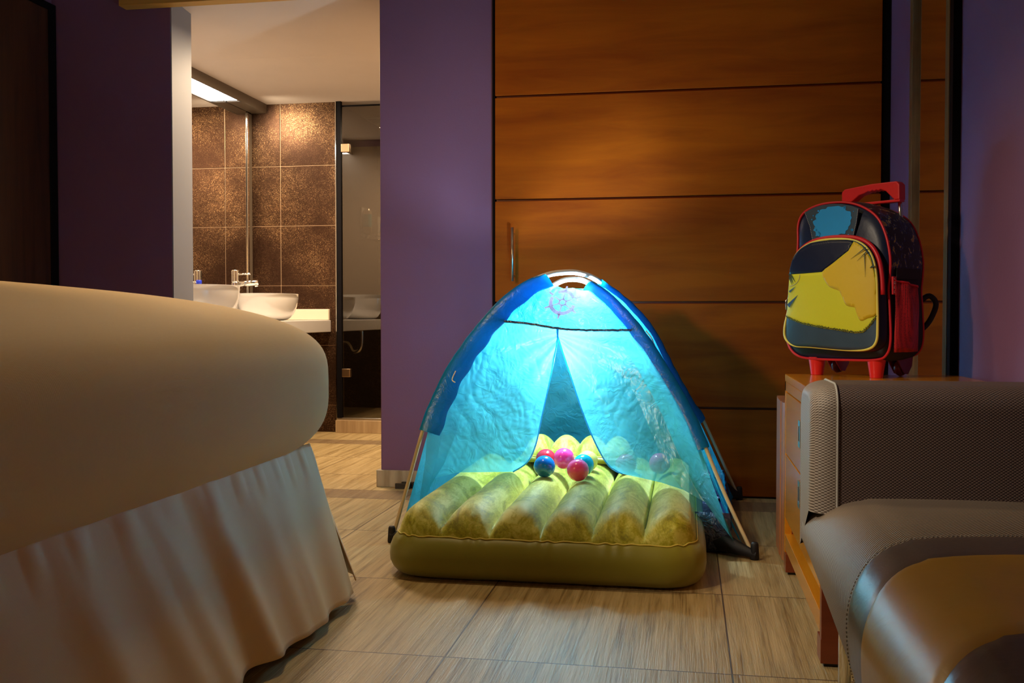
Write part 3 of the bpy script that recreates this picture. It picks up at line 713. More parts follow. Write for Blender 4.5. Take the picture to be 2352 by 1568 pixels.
def polepart(pol):
    c = [p for p in pol]; MB().tube([p + Vector((0, 0, 0.006)) for p in c], 0.0065, 10).build('pole', M['pole'], tent, smooth=True)
polepart(polA); polepart(polB)
# white sleeved section of both poles at the crown
for pol, z0 in ((polA, 0.895), (polB, 0.868)):
    c = [p + Vector((0, 0, 0.006)) for p in pol if p.z > z0]
    MB().tube(c, 0.0105, 12).build('crown_tube', M['white_pole'], tent, smooth=True)
# blue pole sleeves
def sleeve(pol, back, ztop, zbot, adir, w, name='pole_sleeve', seed=0):
    z = ztop; P = []
    n = 46
    for k in range(n): P.append(atz(pol, lerp(ztop, zbot, (k/(n-1))**1.25), back))
    rows = []
    for k, p in enumerate(P):
        t = (P[min(n-1, k+1)]-P[max(0, k-1)]).normalized(); a = Vector(adir); a = (a-t*a.dot(t)).normalized(); b = t.cross(a).normalized()
        ww = w*(0.86+0.14*math.sin(k*0.9+seed)*0.3+0.1*k/n)
        row = []
        for j in range(18):
            th = 2*math.pi*j/18
            ca, sb = math.cos(th), math.sin(th)
            thick = 0.014*(1.0 if ca < 0 else (1-0.42*ca))
            rr = 0.0016*noise.noise(Vector((k*0.45+seed, j*0.5, 2)))
            row.append(p + Vector((0, 0, 0.006)) + a*(ww/2*(ca+1)-0.013+rr) + b*(sb*thick+rr))
        rows.append(row)
    MB().grid(rows, wrap=True).build(name, M['sleeve'], tent, smooth=True)
sleeve(polA, False, 0.921, 0.372, (1, 0.05, -0.35), 0.080, seed=1)
sleeve(polB, False, 0.893, 0.330, (-1, 0.05, -0.35), 0.066, seed=4)
sleeve(polA, True, 0.903, 0.345, (-0.75, -0.65, 0.0), 0.075, seed=7)
sleeve(polB, True, 0.880, 0.345, (0.75, -0.65, 0.0), 0.060, seed=9)
def wr(amp, f=9, seed=0):
    def d(p, u, v):
        e = min(1, (5*min(u, 1-u))**2)*min(1, 0.25+12*min(v, 1-v))
        q = Vector((p.x*f, p.z*f, seed))
        h = noise.noise(q)*0.7+abs(noise.noise(q*2.3))*0.5+abs(noise.noise(q*5.1))*0.25
        return p + Vector((0, -1, 0.1))*h*amp*e
    return d
def chord(pa, pb, n=12, sag=0.0):
    return [pa.lerp(pb, i/(n-1)) + Vector((0, 0, -sag*4*(i/(n-1))*(1-i/(n-1)))) for i in range(n)]
# upper front panel
FPD = wr(0.016, 16, 3)
up_top = [atz(polA, 0.902, False), Vector((-0.508, 3.699, 0.897)), Vector((-0.480, 3.70, 0.890)), Vector((-0.456, 3.707, 0.880)), Vector((-0.422, 3.725, 0.883)), Vector((-0.393, 3.729, 0.874)), atz(polB, 0.872, False)]
lA = [atz(polA, z, False) for z in (0.902, 0.86, 0.82, 0.79, 0.765)]; lB = [atz(polB, z, False) for z in (0.872, 0.84, 0.80, 0.76, 0.728)]
up_bot = [lA[-1], Vector((-0.57, 3.552, 0.752)), Vector((-0.46, 3.555, 0.735)), Vector((-0.368, 3.575, 0.728)), lB[-1]]
fp = MB().grid(coons(up_top, up_bot, lA, lB, 90, 46, FPD)).build('front_panel', M['canopy'], tent, smooth=True)
# piping where the curtains begin
pp = [p + Vector((0, -0.006, -0.001)) for p in resample(smooth_poly(up_bot, 6, False), 60)]
MB().tube([p + Vector((0, 0, 0.0025*noise.noise(Vector((i*0.6, 0, 0))))) for i, p in enumerate(pp)], 0.0045, 8).build('door_binding', M['navy_nylon'], tent, smooth=True)
# printed ship's wheel on the upper panel
def panel_pt(dx, dz):
    # local frame of the upper front panel around the print centre
    return Vector((-0.447, 3.622, 0.822)) + Vector((0.985, 0.16, 0))*dx + Vector((0.02, 0.44, 0.86)).normalized()*dz
pr = MB()
def ring(r0, r1, a0=0, a1=360, n=40):
    rows = [[panel_pt(r*math.cos(R(a0+(a1-a0)*k/n))*1.0, r*math.sin(R(a0+(a1-a0)*k/n))*1.05) for k in range(n+1)] for r in (r0, r1)]
    pr.grid(rows)
ring(0.037, 0.049, 22, 116); ring(0.036, 0.050, 150, 345); ring(0.008, 0.015)
for k in range(6):
    a = R(20+60*k); u = Vector((math.cos(a), math.sin(a))); q = Vector((-u.y, u.x))
    for (r0, r1, hw) in ((0.013, 0.038, 0.0036), (0.048, 0.068, 0.0050)):
        pr.grid([[panel_pt(*(u*r0+q*hw)), panel_pt(*(u*r1+q*hw*0.6))], [panel_pt(*(u*r0-q*hw)), panel_pt(*(u*r1-q*hw*0.6))]])
pr.v = [tuple(FPD(Vector(p), 0.5, 0.5) + Vector((0, -0.013, 0.005))) for p in pr.v]
pr.build('ship_wheel_print', M['print'], fp, solid=0.0006)
# two door curtains
OL = [Vector(p) for p in [(-0.46, 3.555, 0.735), (-0.458, 3.555, 0.70), (-0.472, 3.552, 0.614), (-0.487, 3.545, 0.536), (-0.514, 3.54, 0.409), (-0.535, 3.54, 0.314), (-0.565, 3.54, 0.251), (-0.618, 3.54, 0.214)]]
OR = [Vector(p) for p in [(-0.46, 3.558, 0.735), (-0.456, 3.556, 0.70), (-0.412, 3.552, 0.568), (-0.364, 3.545, 0.428), (-0.317, 3.54, 0.319), (-0.27, 3.53, 0.245), (-0.222, 3.51, 0.222)]]
def out_edge(pol, z0, off, lst):
    e = []
    for k in range(10):
        z = lerp(z0, 0.36, k/9); e.append(atz(pol, z, False) + Vector((off*(k/9), 0, 0)))
    return e + [Vector(p) for p in lst]
eL = out_edge(polA, 0.765, 0.018, [(-0.893, 3.345, 0.28), (-0.905, 3.33, 0.18), (-0.918, 3.31, 0.04)])
eR = out_edge(polB, 0.728, -0.012, [(0.072, 3.36, 0.26), (0.105, 3.33, 0.17), (0.152, 3.28, 0.05)])
bL = [Vector(p) for p in [(-0.918, 3.31, 0.04), (-0.905, 3.36, 0.13), (-0.875, 3.40, 0.205), (-0.80, 3.44, 0.222), (-0.71, 3.49, 0.218), (-0.618, 3.54, 0.214)]]
bR = [Vector(p) for p in [(-0.222, 3.51, 0.222), (-0.15, 3.43, 0.222), (-0.081, 3.345, 0.222), (-0.01, 3.245, 0.218), (0.060, 3.19, 0.19), (0.10, 3.21, 0.13), (0.152, 3.28, 0.05)]]
tL = resample(up_bot, 60)[:30]; tL[-1] = OL[0].copy(); tR = resample(up_bot, 60)[30:]; tR[0] = OR[0].copy()
def drape(seed, amp, edge_u):
    def d(p, u, v):
        e = min(1, (6*(u if edge_u else 1-u))**0.8*1.0 if False else 1, (5*((1-u) if edge_u else u))**2, 10*(u if edge_u else 1-u)+0.25)*min(1, 9*v)*min(1, 0.35+8*(1-v))
        uu = u if edge_u else 1-u
        # radiating folds from the gathering point of the opening
        ang = math.atan2((0.72-p.z), abs(p.x+0.458)+0.03)
        rad = math.sin(ang*17+seed)*0.5*math.exp(-((v)/0.42)**2)
        wq = noise.noise(Vector((p.x*6, p.z*6, seed+2)))*0.12
        f = 0.60*noise.noise(Vector((p.x*6, p.z*4, seed))) - 0.26*abs(noise.noise(Vector(((p.x+wq)*22, (p.z-wq)*13, seed+5)))) - 0.14*abs(noise.noise(Vector(((p.x-wq)*52, (p.z+wq)*40, seed+8))))
        return p + Vector((0, -1, 0))*(f+rad)*amp*e
    return d
MB().grid(coons(tL, bL, eL, OL, 150, 170, drape(1.3, 0.017, False))).build('door_curtain', M['curtain'], tent, smooth=True, label='left door curtain of the tent')
MB().grid(coons(tR, bR, OR, eR, 150, 170, drape(4.1, 0.018, True))).build('door_curtain', M['curtain'], tent, smooth=True, label='right door curtain of the tent')
for e in (OL, OR):
    MB().tube([p + Vector((0, -0.003, 0)) for p in smooth_poly(e, 5, False)], 0.0028, 6).build('curtain_hem', M['canopy'], tent, smooth=True)
# short toggle loop hanging between the curtains
MB().tube([(-0.456, 3.545, 0.733), (-0.4575, 3.545, 0.70)], 0.003, 6).build('zip_tab', M['sleeve'], tent, smooth=True)
# side and back walls
def side(pa, ba, pb, bb, mat, ztop=0.885, zbot=0.02, seed=0, inset=0.0, nm='side_panel'):
    zs_ = [lerp(ztop, zbot, k/15) for k in range(16)]
    l = [atz(pa, z, ba) for z in zs_]; r = [atz(pb, z, bb) for z in zs_]
    if inset:
        l = [p+(Vector((-0.39, 3.78, p.z))-p)*inset for p in l]; r = [p+(Vector((-0.39, 3.78, p.z))-p)*inset for p in r]
    def dd(p, u, v):
        nrm = Vector((p.x+0.39, p.y-3.78, 0)).normalized()
        e = min(1, 10*min(u, 1-u))
        return p + nrm*(0.012*noise.noise(Vector((p.x*9, p.y*9, p.z*9+seed)))+0.008*abs(noise.noise(p*20))-0.03*math.sin(math.pi*u)*v)*e
    return MB().grid(coons([l[0], r[0]], [l[-1], r[-1]], l, r, 50, 60, dd)).build(nm, mat, tent, smooth=True)
sr = side(polB, False, polA, True, M['canopy'], seed=2, inset=0.03)
side(polA, False, polB, True, M['canopy'], seed=5, inset=0.03)
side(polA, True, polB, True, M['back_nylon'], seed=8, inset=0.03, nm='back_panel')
# pink printed motifs on the right side
pk = MB()
for k, (z, t) in enumerate(((0.33, 0.12), (0.25, 0.15), (0.40, 0.10))):
    a = atz(polB, z, False).lerp(atz(polA, z, True), t); a += (Vector((-0.39, 3.78, a.z))-a)*0.0 + Vector((0.006, -0.004, 0))
    for j in range(5):
        q = [a + Vector((0.004*j, 0.018*math.cos(x+j)*(.6+.3*j/5), 0.020*math.sin(x+j)-0.01*j)) for x in (0, 1.6, 2.9, 4.5)]; pk.poly(q)
pk.build('pink_motif', M['print'], sr, solid=0.0006)
# floor tray in shiny navy tarpaulin
tr_ = [(-0.90, 3.33), (0.145, 3.30), (0.16, 4.24), (-0.90, 4.24)]
rows = []
for (ins, z) in ((0.30, 0.004), (0.03, 0.004), (0.0, 0.02), (-0.004, 0.09), (0.012, 0.135)):
    row = []
    for k in range(4):
        a, b = Vector(tr_[k]), Vector(tr_[(k+1) % 4]); c = Vector((-0.38, 3.78))
        for j in range(30):
            p = a.lerp(b, j/30); p = p+(c-p)*ins
            n_ = noise.noise(Vector((p.x*22, p.y*22, z*30)))
            row.append(Vector((p.x+n_*0.008*(z > 0.01), p.y+n_*0.01*(z > 0.01), z+0.006*noise.noise(Vector((p.x*14, p.y*14, 4)))*(z > .05))))
    rows.append(row)
MB().grid(rows, wrap=True).build('floor_tray', M['navy_nylon'], tent, smooth=True, solid=0.0015)
# webbing tabs tying tray corners to the pole feet
def tabm(p0, p1, w0, w1, h0, h1):
    p0, p1 = Vector(p0), Vector(p1); d = (p1-p0); rows = []
    for k in range(7):
        t = k/6; c = p0+d*t; hh = lerp(h0, h1, t); ww = lerp(w0, w1, t)
        q = Vector((-d.y, d.x, 0)).normalized()
        rows.append([c-q*ww+Vector((0, 0, 0.003)), c-q*ww*0.4+Vector((0, 0, hh)), c+q*ww*0.4+Vector((0, 0, hh)), c+q*ww+Vector((0, 0, 0.003))])
    MB().grid(rows, wrap=True).build('corner_tab', M['black_nylon'], tent, smooth=True, sub=1)
tabm((0.10, 3.33, 0), (0.222, 3.238, 0), 0.05, 0.012, 0.085, 0.03)
tabm((0.12, 4.22, 0), (0.225, 4.302, 0), 0.05, 0.012, 0.13, 0.03)
tabm((-0.90, 3.33, 0), (-1.002, 3.272, 0), 0.03, 0.012, 0.06, 0.035)
tabm((-0.88, 4.22, 0), (-0.952, 4.302, 0), 0.05, 0.012, 0.13, 0.03)
for p in ((0.216, 3.249), (-0.997, 3.284), (0.221, 4.30), (-0.95, 4.30)):
    MB().lathe([(0.013, 0), (0.015, 0.004), (0.012, 0.05), (0.009, 0.056)], 14, (p[0], p[1], 0.0)).build('pole_foot', M['black_nylon'], tent, smooth=True)
# dangling cords on the right sleeve
for pts in (((-0.145, 3.59, 0.725), (-0.125, 3.58, 0.70), (-0.115, 3.585, 0.675), (-0.105, 3.58, 0.655)), ((-0.035, 3.49, 0.53), (-0.022, 3.48, 0.505), (-0.004, 3.475, 0.485)), ((-0.80, 3.41, 0.585), (-0.812, 3.405, 0.555), (-0.80, 3.40, 0.545))):
    MB().tube(smooth_poly(pts, 5, False), 0.0022, 6).build('loose_cord', M['white_pole'], tent, smooth=True)

# ================================================================== AIR MATTRESS
def inflatable(name, label, cat, X0, X1, Y0, Y1, z0, zs, ztop, nrib, rad, matt, mats, bulge=0.03, edgelen=0.10, group=None, nx=240, ny=120, tilt=0.0):
    t = thing(name, label, cat, ((X0+X1)/2, (Y0+Y1)/2, z0))
    cx, cy, hx, hy = (X0+X1)/2, (Y0+Y1)/2, (X1-X0)/2, (Y1-Y0)/2
    rows = []
    for j in range(ny+1):
        v = -1+2*j/ny; v = math.copysign(1-(1-abs(v))**1.5, v)
        y = cy+hy*v; d = max(0, abs(y-cy)-(hy-rad)); hw = hx-rad+math.sqrt(max(0, rad*rad-d*d))
        row = []
        for i in range(nx+1):
            u = -1+2*i/nx; x = cx+hw*u
            fr_ = ((x-X0)/(X1-X0)*nrib) % 1.0 if abs(u) < 1 else 0
            k = (x-X0)/(X1-X0)*nrib; k = k-math.floor(k)
            rib = math.sin(math.pi*k)**0.55 if 0 < k < 1 else 0
            # distance to perimeter along y and x
            dy = hy*(1-abs((y-cy)/hy)); dx = hw*(1-abs(u))
            ey = min(1, dy/edgelen); ex = min(1, dx/(edgelen*0.55)); 
            env = math.sqrt(max(0, 1-(1-ey)**2))
            envx = math.sqrt(max(0, 1-(1-ex)**2))
            pinch = 0.0035*math.sin(x*95+3*math.sin(x*31))*math.exp(-((dy-0.02)/0.022)**2)
            base = 0.16
            h = (ztop-zs)*(base*env*envx+(1-base)*rib*env*min(1, envx*1.4))
            z = zs+h+pinch+0.004*noise.noise(Vector((x*6, y*6, 1)))*env + tilt*(y-cy)
            row.append(Vector((x, y, z)))
        rows.append(row)
    top = MB().grid(rows).build('velour_top', mats[0], t, smooth=True)
    # perimeter loop
    loop = [rows[0][i] for i in range(nx+1)] + [rows[j][nx] for j in range(1, ny+1)] + [rows[ny][i] for i in range(nx-1, -1, -1)] + [rows[j][0] for j in range(ny-1, 0, -1)]
    lp = [p.copy() for k, p in enumerate(loop) if (loop[k-1]-p).length > 1e-5]
    n = len(lp); nr = []
    for k in range(n):
        a, b = lp[(k-3) % n], lp[(k+3) % n]; tt = b-a; q = Vector((tt.y, -tt.x, 0))
        nr.append(q.normalized())
    rr = []
    for (f, o) in ((0.0, 0.0), (0.06, 0.35), (0.16, 0.68), (0.32, 0.94), (0.5, 1.0), (0.66, 0.92), (0.8, 0.66), (0.9, 0.30), (0.96, -0.1), (1.0, -0.8), (1.0, -2.5)):
        rr.append([Vector((p.x, p.y, 0))+nr[k]*(o*bulge*(1+0.10*noise.noise(Vector((p.x*4, p.y*4, f*2))))) + Vector((0, 0, lerp(p.z, z0+0.0005+(0.004 if o < 0 else 0)*abs(noise.noise(Vector((p.x*9, p.y*9, 0)))), f))) for k, p in enumerate(lp)])
    MB().grid(rr, wrap=True).build('side_wall', mats[1], t, smooth=True)
    sm = [p + nr[k]*0.003 + Vector((0, 0, 0.0007*math.sin(k*0.31))) for k, p in enumerate(lp)]
    MB().tube(sm, 0.0022, 6, closed=True).build('seam', mats[2], t, smooth=True)
    return t
inflatable('air_mattress', 'ribbed olive green inflatable mattress sticking out of the tent', 'air mattress', -0.862, 0.030, 2.835, 4.10, 0.0, 0.128, 0.212, 6, 0.10, None, (M['velour'], M['vinyl'], M['seam']), 0.030, 0.11)
inflatable('air_pillow', 'small ribbed olive inflatable pillow at the back of the mattress in the tent', 'pillow', -0.625, -0.215, 3.78, 4.02, 0.212, 0.240, 0.304, 4, 0.04, None, (M['velour'], M['vinyl'], M['seam']), 0.014, 0.09, nx=160, ny=60)
# play balls
balls = [('glossy blue play ball, leftmost of the balls on the mattress', (-0.491, 3.454, 0.240), (0.005, 0.22, 0.75)),
 ('pink play ball behind the others, topmost of the pile', (-0.437, 3.575, 0.252), (0.92, 0.06, 0.38)),
 ('pink play ball in front of the turquoise ball, nearest the camera', (-0.367, 3.395, 0.239), (0.95, 0.09, 0.38)),
 ('pale yellow play ball behind the turquoise ball', (-0.355, 3.610, 0.240), (0.80, 0.75, 0.20)),
 ('turquoise play ball squeezed between the yellow and the front pink ball', (-0.358, 3.488, 0.243), (0.0, 0.50, 0.78)),
 ('red play ball peeping out behind the blue ball', (-0.512, 3.640, 0.238), (0.62, 0.01, 0.03)),
 ('red play ball half hidden under the right tent curtain', (-0.215, 3.60, 0.232), (0.60, 0.01, 0.03)),
 ('pink play ball seen faintly through the right tent curtain', (-0.095, 3.62, 0.236), (0.85, 0.10, 0.30))]
for k, (lb, p, c) in enumerate(balls):
    p = (p[0], p[1], p[2]+0.010); b = MB()
    b.lathe([(max(0.00001, 0.038*math.sin(math.pi*i/24)), -0.038*math.cos(math.pi*i/24)) for i in range(25)], 40, p, close=False)
    o = b.build('play_ball', ballmat('ball_%s' % ['blue', 'pink', 'rose', 'yellow', 'turquoise', 'red', 'crimson', 'magenta'][k], c), smooth=True, origin=p)
    tag(o, lb, 'ball', 'play balls on the air mattress')

# ================================================================== ARMCHAIR
SX, SXR = 0.232, 0.80
ac = thing('armchair', 'armchair with woven back and banded leather seat in the right foreground', 'armchair', (0.5, 1.6, 0))
def seat_prof(Y):
    zb = 0.205+0.13*(Y-1.52) if Y > 1.1 else 0.15
    zb = max(0.145, zb)
    P = []
    for k in range(14): P.append((lerp(SXR, 0.34, k/13), 0.43))
    r = 0.095
    for k in range(1, 15):
        a = R(90*k/14); P.append((0.34-(0.34-SX)*math.sin(a), 0.43-r+r*math.cos(a)))
    z1 = 0.43-r
    for k in range(1, 12):
        f = k/11; z = lerp(z1, zb, f); P.append((SX+0.022*f**2.4, z))
    P.append((SX+0.055, zb-0.004)); P.append((SX+0.10, zb-0.006)); P.append((SXR, zb-0.006))
    return P
def seat_strip(name, mat, w0, w1, n, lift=0.0, label=None, lip=True):
    rows = []; uv = []
    for j in range(n+1):
        w_ = lerp(w0, w1, j/n)
        P0 = seat_prof(w_); row = []; ur = []; s = 0; last = None
        edge = min(j/n, 1-j/n)*abs(w1-w0)
        pf = lift*min(1, math.sqrt(max(0, edge)/0.012)) if lift else 0
        for i, (x, z) in enumerate(P0):
            Y = w_-0.16*math.exp(-max(0, x-SX)/0.085)
            if i > 28: Y = w_-0.16
            # slight crown of the seat and waterfall towards the back
            zz = z+0.006*math.sin((x-0.23)/0.57*math.pi)*(1 if i < 14 else 0)
            if last: s += math.hypot(x-last[0], z-last[1])
            last = (x, z)
            nx_, nz_ = (0, 1) if i < 14 else ((-math.sin(R(90*(i-13)/14)), math.cos(R(90*(i-13)/14))) if i < 28 else (-1, 0))
            row.append((x+nx_*pf, Y, zz+nz_*pf)); ur.append((s, Y))
        rows.append(row); uv.append(ur)
    MB().grid(rows, uv).build(name, mat, ac, smooth=True, label=label)
seat_strip('seat', M['stripe'], 1.655, 2.262, 42, 0.0, 'grey striped woven part of the seat')
seat_strip('seat_band', M['leather_grey'], 1.535, 1.657, 10, 0.0015, 'grey leather band')
seat_strip('seat_panel', M['leather_mustard'], 1.19, 1.537, 24, 0.004, 'mustard leather panel')
seat_strip('front_band', M['leather_dark'], 1.02, 1.192, 10, 0.002, 'dark crinkled leather band')
seat_strip('front_seat', M['weave_dark'], 0.72, 1.022, 20, 0.0, 'dark woven front of the seat')
# stitched edge
st = MB()
for (w_) in (1.657,):
    pts = []
    for i, (x, z) in enumerate(seat_prof(w_)[:40]):
        Y = w_-0.16*math.exp(-max(0, x-SX)/0.085); pts.append(Vector((x-(0.002 if i > 13 else 0), Y, z+0.006*math.sin((x-0.23)/0.57*math.pi)*(i < 14)+0.002)))
    pts = resample(pts, 260)
    for k in range(0, 258, 2): st.tube([pts[k], pts[k+1]], 0.0009, 5)
st.build('stitching', M['thread'], ac)
MB().box(0.30, 0.79, 0.75, 2.12, 0.15, 0.25).build('seat_base', M['black'], ac)
def back():
    rows = []; uv = []
    n = 60
    Yn, Yf = 1.965, 2.185
    # closed profile in Y-Z swept along X with rounded left end
    prof = []
    zt = 0.647
    for k in range(30): prof.append((Yn, lerp(0.40, zt-0.045, k/29)))
    for k in range(1, 12): a = R(90*k/11); prof.append((Yn+0.05-0.05*math.cos(a), zt-0.045+0.045*math.sin(a)))
    for k in range(1, 8): prof.append((lerp(Yn+0.05, Yf-0.05, k/7), zt))
    for k in range(1, 12): a = R(90*k/11); prof.append((Yf-0.05+0.05*math.sin(a), zt-0.045+0.045*math.cos(a)))
    for k in range(1, 16): prof.append((Yf, lerp(zt-0.045, 0.30, k/15)))
    xs_ = [(0.0, 1.0)]+[]
    cols = []
    for j in range(50):
        x = lerp(SXR, 0.285, j/49); cols.append((x, 1.0))
    return prof, cols
prof, cols = back()
rows = []; uv = []
Yc, Zc = 2.075, 0.33
for (x, sc) in cols:
    row = []; ur = []; s = 0; last = None
    for (y, z) in prof:
        if last: s += math.hypot(y-last[0], z-last[1])
        last = (y, z); row.append((x, y, z)); ur.append((x, s))
    rows.append(row); uv.append(ur)
MB().grid(rows, uv).build('backrest', M['weave_dark'], ac, smooth=True)
# side gusset, caught light put into a paler weave, rounded over the left end
rows = []; uv = []
for k in range(17):
    a = R(90*k/16); x = 0.285-0.050*math.sin(a); f = 1-0.30*(1-math.cos(a))
    row = []; ur = []; s = 0; last = None
    for (y, z) in prof:
        yy = Yc+(y-Yc)*(1-0.34*(1-math.cos(a))); zz = z-(0.028*(1-math.cos(a)))*max(0, min(1, (z-0.5)/0.12))
        if last: s += math.hypot(y-last[0], z-last[1])
        last = (y, z); row.append((x, yy, zz)); ur.append((x*1.0+k*0.001, s))
    rows.append(row); uv.append(ur)
sg_ = MB().grid(rows, uv)
i0 = len(sg_.v); last = rows[-1]
sg_.poly([(x, y, z) for (x, y, z) in last])
for q_, (x, y, z) in enumerate(last): sg_.uv[i0+q_] = (y, z)
sg_.build('back_side', M['weave_lit'], ac, smooth=True, label='side of the backrest, toned paler as if lit')
MB().tube([(0.283, y-(0.001 if y < Yc else -0.001), z+0.001) for (y, z) in prof], 0.0022, 6).build('back_seam', M['thread'], ac, smooth=True)
MB().box(0.29, 0.79, 1.99, 2.17, 0.25, 0.56).build('back_frame', M['black'], ac)
for (x, y) in ((0.315, 1.50), (0.32, 2.10), (0.74, 1.50), (0.74, 2.10)):
    MB().tube([(x, y, 0), (x, y, 0.25)], 0.013, 12).build('leg', M['chrome'], ac, smooth=True)

# ================================================================== BACKPACK
bpk = thing('trolley_backpack', "child's red, navy and yellow trolley backpack standing on the chest", 'backpack', (0.44, 3.02, 0.602), math.atan2(-0.68, 0.73))
BODY = [(-0.102, 0.049), (-0.152, 0.058), (-0.181, 0.086), (-0.188, 0.132), (-0.174, 0.225), (-0.156, 0.317), (-0.150, 0.396), (-0.150, 0.448), (-0.136, 0.480), (-0.104, 0.498), (-0.053, 0.507), (0.014, 0.504), (0.071, 0.486), (0.117, 0.453), (0.144, 0.403), (0.158, 0.342), (0.158, 0.294), (0.154, 0.250), (0.158, 0.197), (0.162, 0.112), (0.151, 0.070), (0.117, 0.053), (0.01, 0.049)]
outl = smooth_poly([(x, 0, z) for x, z in BODY], 5)
BC = Vector((-0.01, 0, 0.27))
def shell(rings, name, mat, cap0=False, cap1=False, label=None, parent=bpk):
    m = MB(); rows = []
    for (y, s, dz) in rings: rows.append([Vector(((p.x-BC.x)*s+BC.x, y, (p.z-BC.z)*s+BC.z+dz)) for p in outl])
    m.grid(rows, wrap=True)
    if cap0: m.poly(rows[0])
    if cap1: m.poly(rows[-1])
    return m.build(name, mat, parent, smooth=True, label=label)
# front face, puffed
rows = []
for k in range(15):
    s = 1-(k/14)**1.0
    rows.append([Vector(((p.x-BC.x)*s+BC.x, 0.004-0.026*math.sqrt(max(0, 1-s**3)), (p.z-BC.z)*s+BC.z)) for p in outl])
MB().grid(rows, wrap=True).build('front_face', M['bag_navy'], bpk, smooth=True)
# gusset: printed upper, red mesh lower
gus = MB(); mesh_ = MB(); ring_ys = [(0.004, 1.0), (0.03, 1.018), (0.07, 1.025), (0.11, 1.02), (0.15, 1.0), (0.175, 0.965)]
rows = [[Vector(((p.x-BC.x)*s+BC.x, y, (p.z-BC.z)*s+BC.z)) for p in outl] for y, s in ring_ys]
n = len(outl)
def gsel(cond, name, mat):
    m = MB()
    for a, b in zip(rows, rows[1:]):
        for k in range(n):
            k2 = (k+1) % n
            c = (a[k]+a[k2]+b[k]+b[k2])/4
            if cond(c): m.poly([a[k], a[k2], b[k2], b[k]])
    o = m.build(name, mat, bpk, smooth=False)
    bm = bmesh.new(); bm.from_mesh(o.data); bmesh.ops.remove_doubles(bm, verts=bm.verts, dist=1e-5); bmesh.ops.recalc_face_normals(bm, faces=bm.faces); bm.to_mesh(o.data); bm.free(); o.data.shade_smooth()
    return o
gsel(lambda c: c.z > 0.285, 'printed_gusset', M['bag_print'])
gsel(lambda c: 0.07 < c.z <= 0.285, 'lower_gusset', M['bag_strap'])
gsel(lambda c: c.z <= 0.07, 'base', M['bag_strap'])
shell([(0.175, 0.965, 0), (0.19, 0.90, 0), (0.195, 0.5, 0), (0.196, 0.02, 0)], 'back_face', M['bag_strap'])
# side mesh pockets
for sgn in (1, -1):
    rws = []
    for k in range(14):
        f = k/13; z = lerp(0.075, 0.275, f)
        xs_b = 0.163 if sgn > 0 else -0.186+0.03*max(0, (z-0.13)/0.2)
        row = []
        for j in range(10):
            g = j/9; y = 0.008+0.12*g; bul = 0.016*math.sin(math.pi*g)*(0.7+0.5*math.sin(math.pi*f)) + 0.006*math.sin(g*14+f*3)*f
            row.append(Vector((xs_b+sgn*(bul+0.004), y, z-0.02*g*f)))
        rws.append(row)
    pk_ = MB().grid(rws).build('mesh_pocket', M['bag_mesh'], bpk, smooth=True, solid=0.001)
    MB().tube([p + Vector((0, 0, 0.001)) for p in rws[-1]], 0.003, 6).build('pocket_hem', M['bag_red'], pk_, smooth=True)
MB().box(0.160, 0.166, 0.02, 0.14, 0.28, 0.31).build('side_strap', M['bag_strap'], bpk)
# red piping round the front
MB().tube([Vector((p.x, -0.001, p.z)) for p in outl], 0.0036, 8, closed=True).build('red_piping', M['bag_red'], bpk, smooth=True)
MB().tube([Vector(((p.x-BC.x)*0.975+BC.x, 0.172, (p.z-BC.z)*0.975+BC.z)) for p in outl], 0.003, 8, closed=True).build('back_piping', M['bag_red'], bpk, smooth=True)
def flat(pts, y, name, mat, d=0.002, parent=bpk, sm=3, label=None, closed=True):
    q = smooth_poly([(x, y, z) for x, z in pts], sm) if sm > 1 else [Vector((x, y, z)) for x, z in pts]
    return MB().slab(q, (0, -d, 0)).build(name, mat, parent, label=label)
bl = flat([(-0.107, 0.484), (-0.078, 0.495), (-0.049, 0.500), (-0.015, 0.501), (0.017, 0.498), (0.05, 0.490), (0.073, 0.479), (0.067, 0.439), (0.054, 0.388), (0.0, 0.392), (-0.077, 0.388), (-0.088, 0.44)], -0.020, 'top_patch', M['bag_slate'], 0.006, sm=1)
spl = []
random.seed(3)
for k in range(46):
    a = 2*math.pi*k/46; r = 1+0.10*random.uniform(-1, 1); spl.append((-0.012+0.064*r*math.cos(a)+0.006*math.sin(a), min(0.493, 0.449+0.047*r*math.sin(a))))
flat(spl, -0.026, 'splash_print', M['bag_blue'], 0.0012, bl, 2)
dots = MB()
for k in range(26):
    a = random.uniform(0, 6.28); r = random.uniform(1.05, 1.3); x, z = -0.008+0.062*r*math.cos(a), 0.450+0.042*r*math.sin(a); q = random.uniform(0.0012, 0.004)
    if -0.085 < x < 0.058 and 0.40 < z < 0.49: dots.slab([(x+q*math.cos(t*math.pi/4), -0.026, z+q*math.sin(t*math.pi/4)) for t in range(8)], (0, -0.0012, 0))
dots.build('splash_dots', M['bag_blue'], bl)
for s in ([(-0.107, 0.484), (-0.088, 0.44), (-0.077, 0.392)], [(0.073, 0.479), (0.067, 0.439), (0.054, 0.392)]):
    p = resample([(x, -0.0272, z) for x, z in s], 40); m_ = MB()
    for k in range(0, 39, 2): m_.tube([p[k], p[k+1]], 0.0009, 5)
    m_.build('stitch_line', M['thread'], bl)
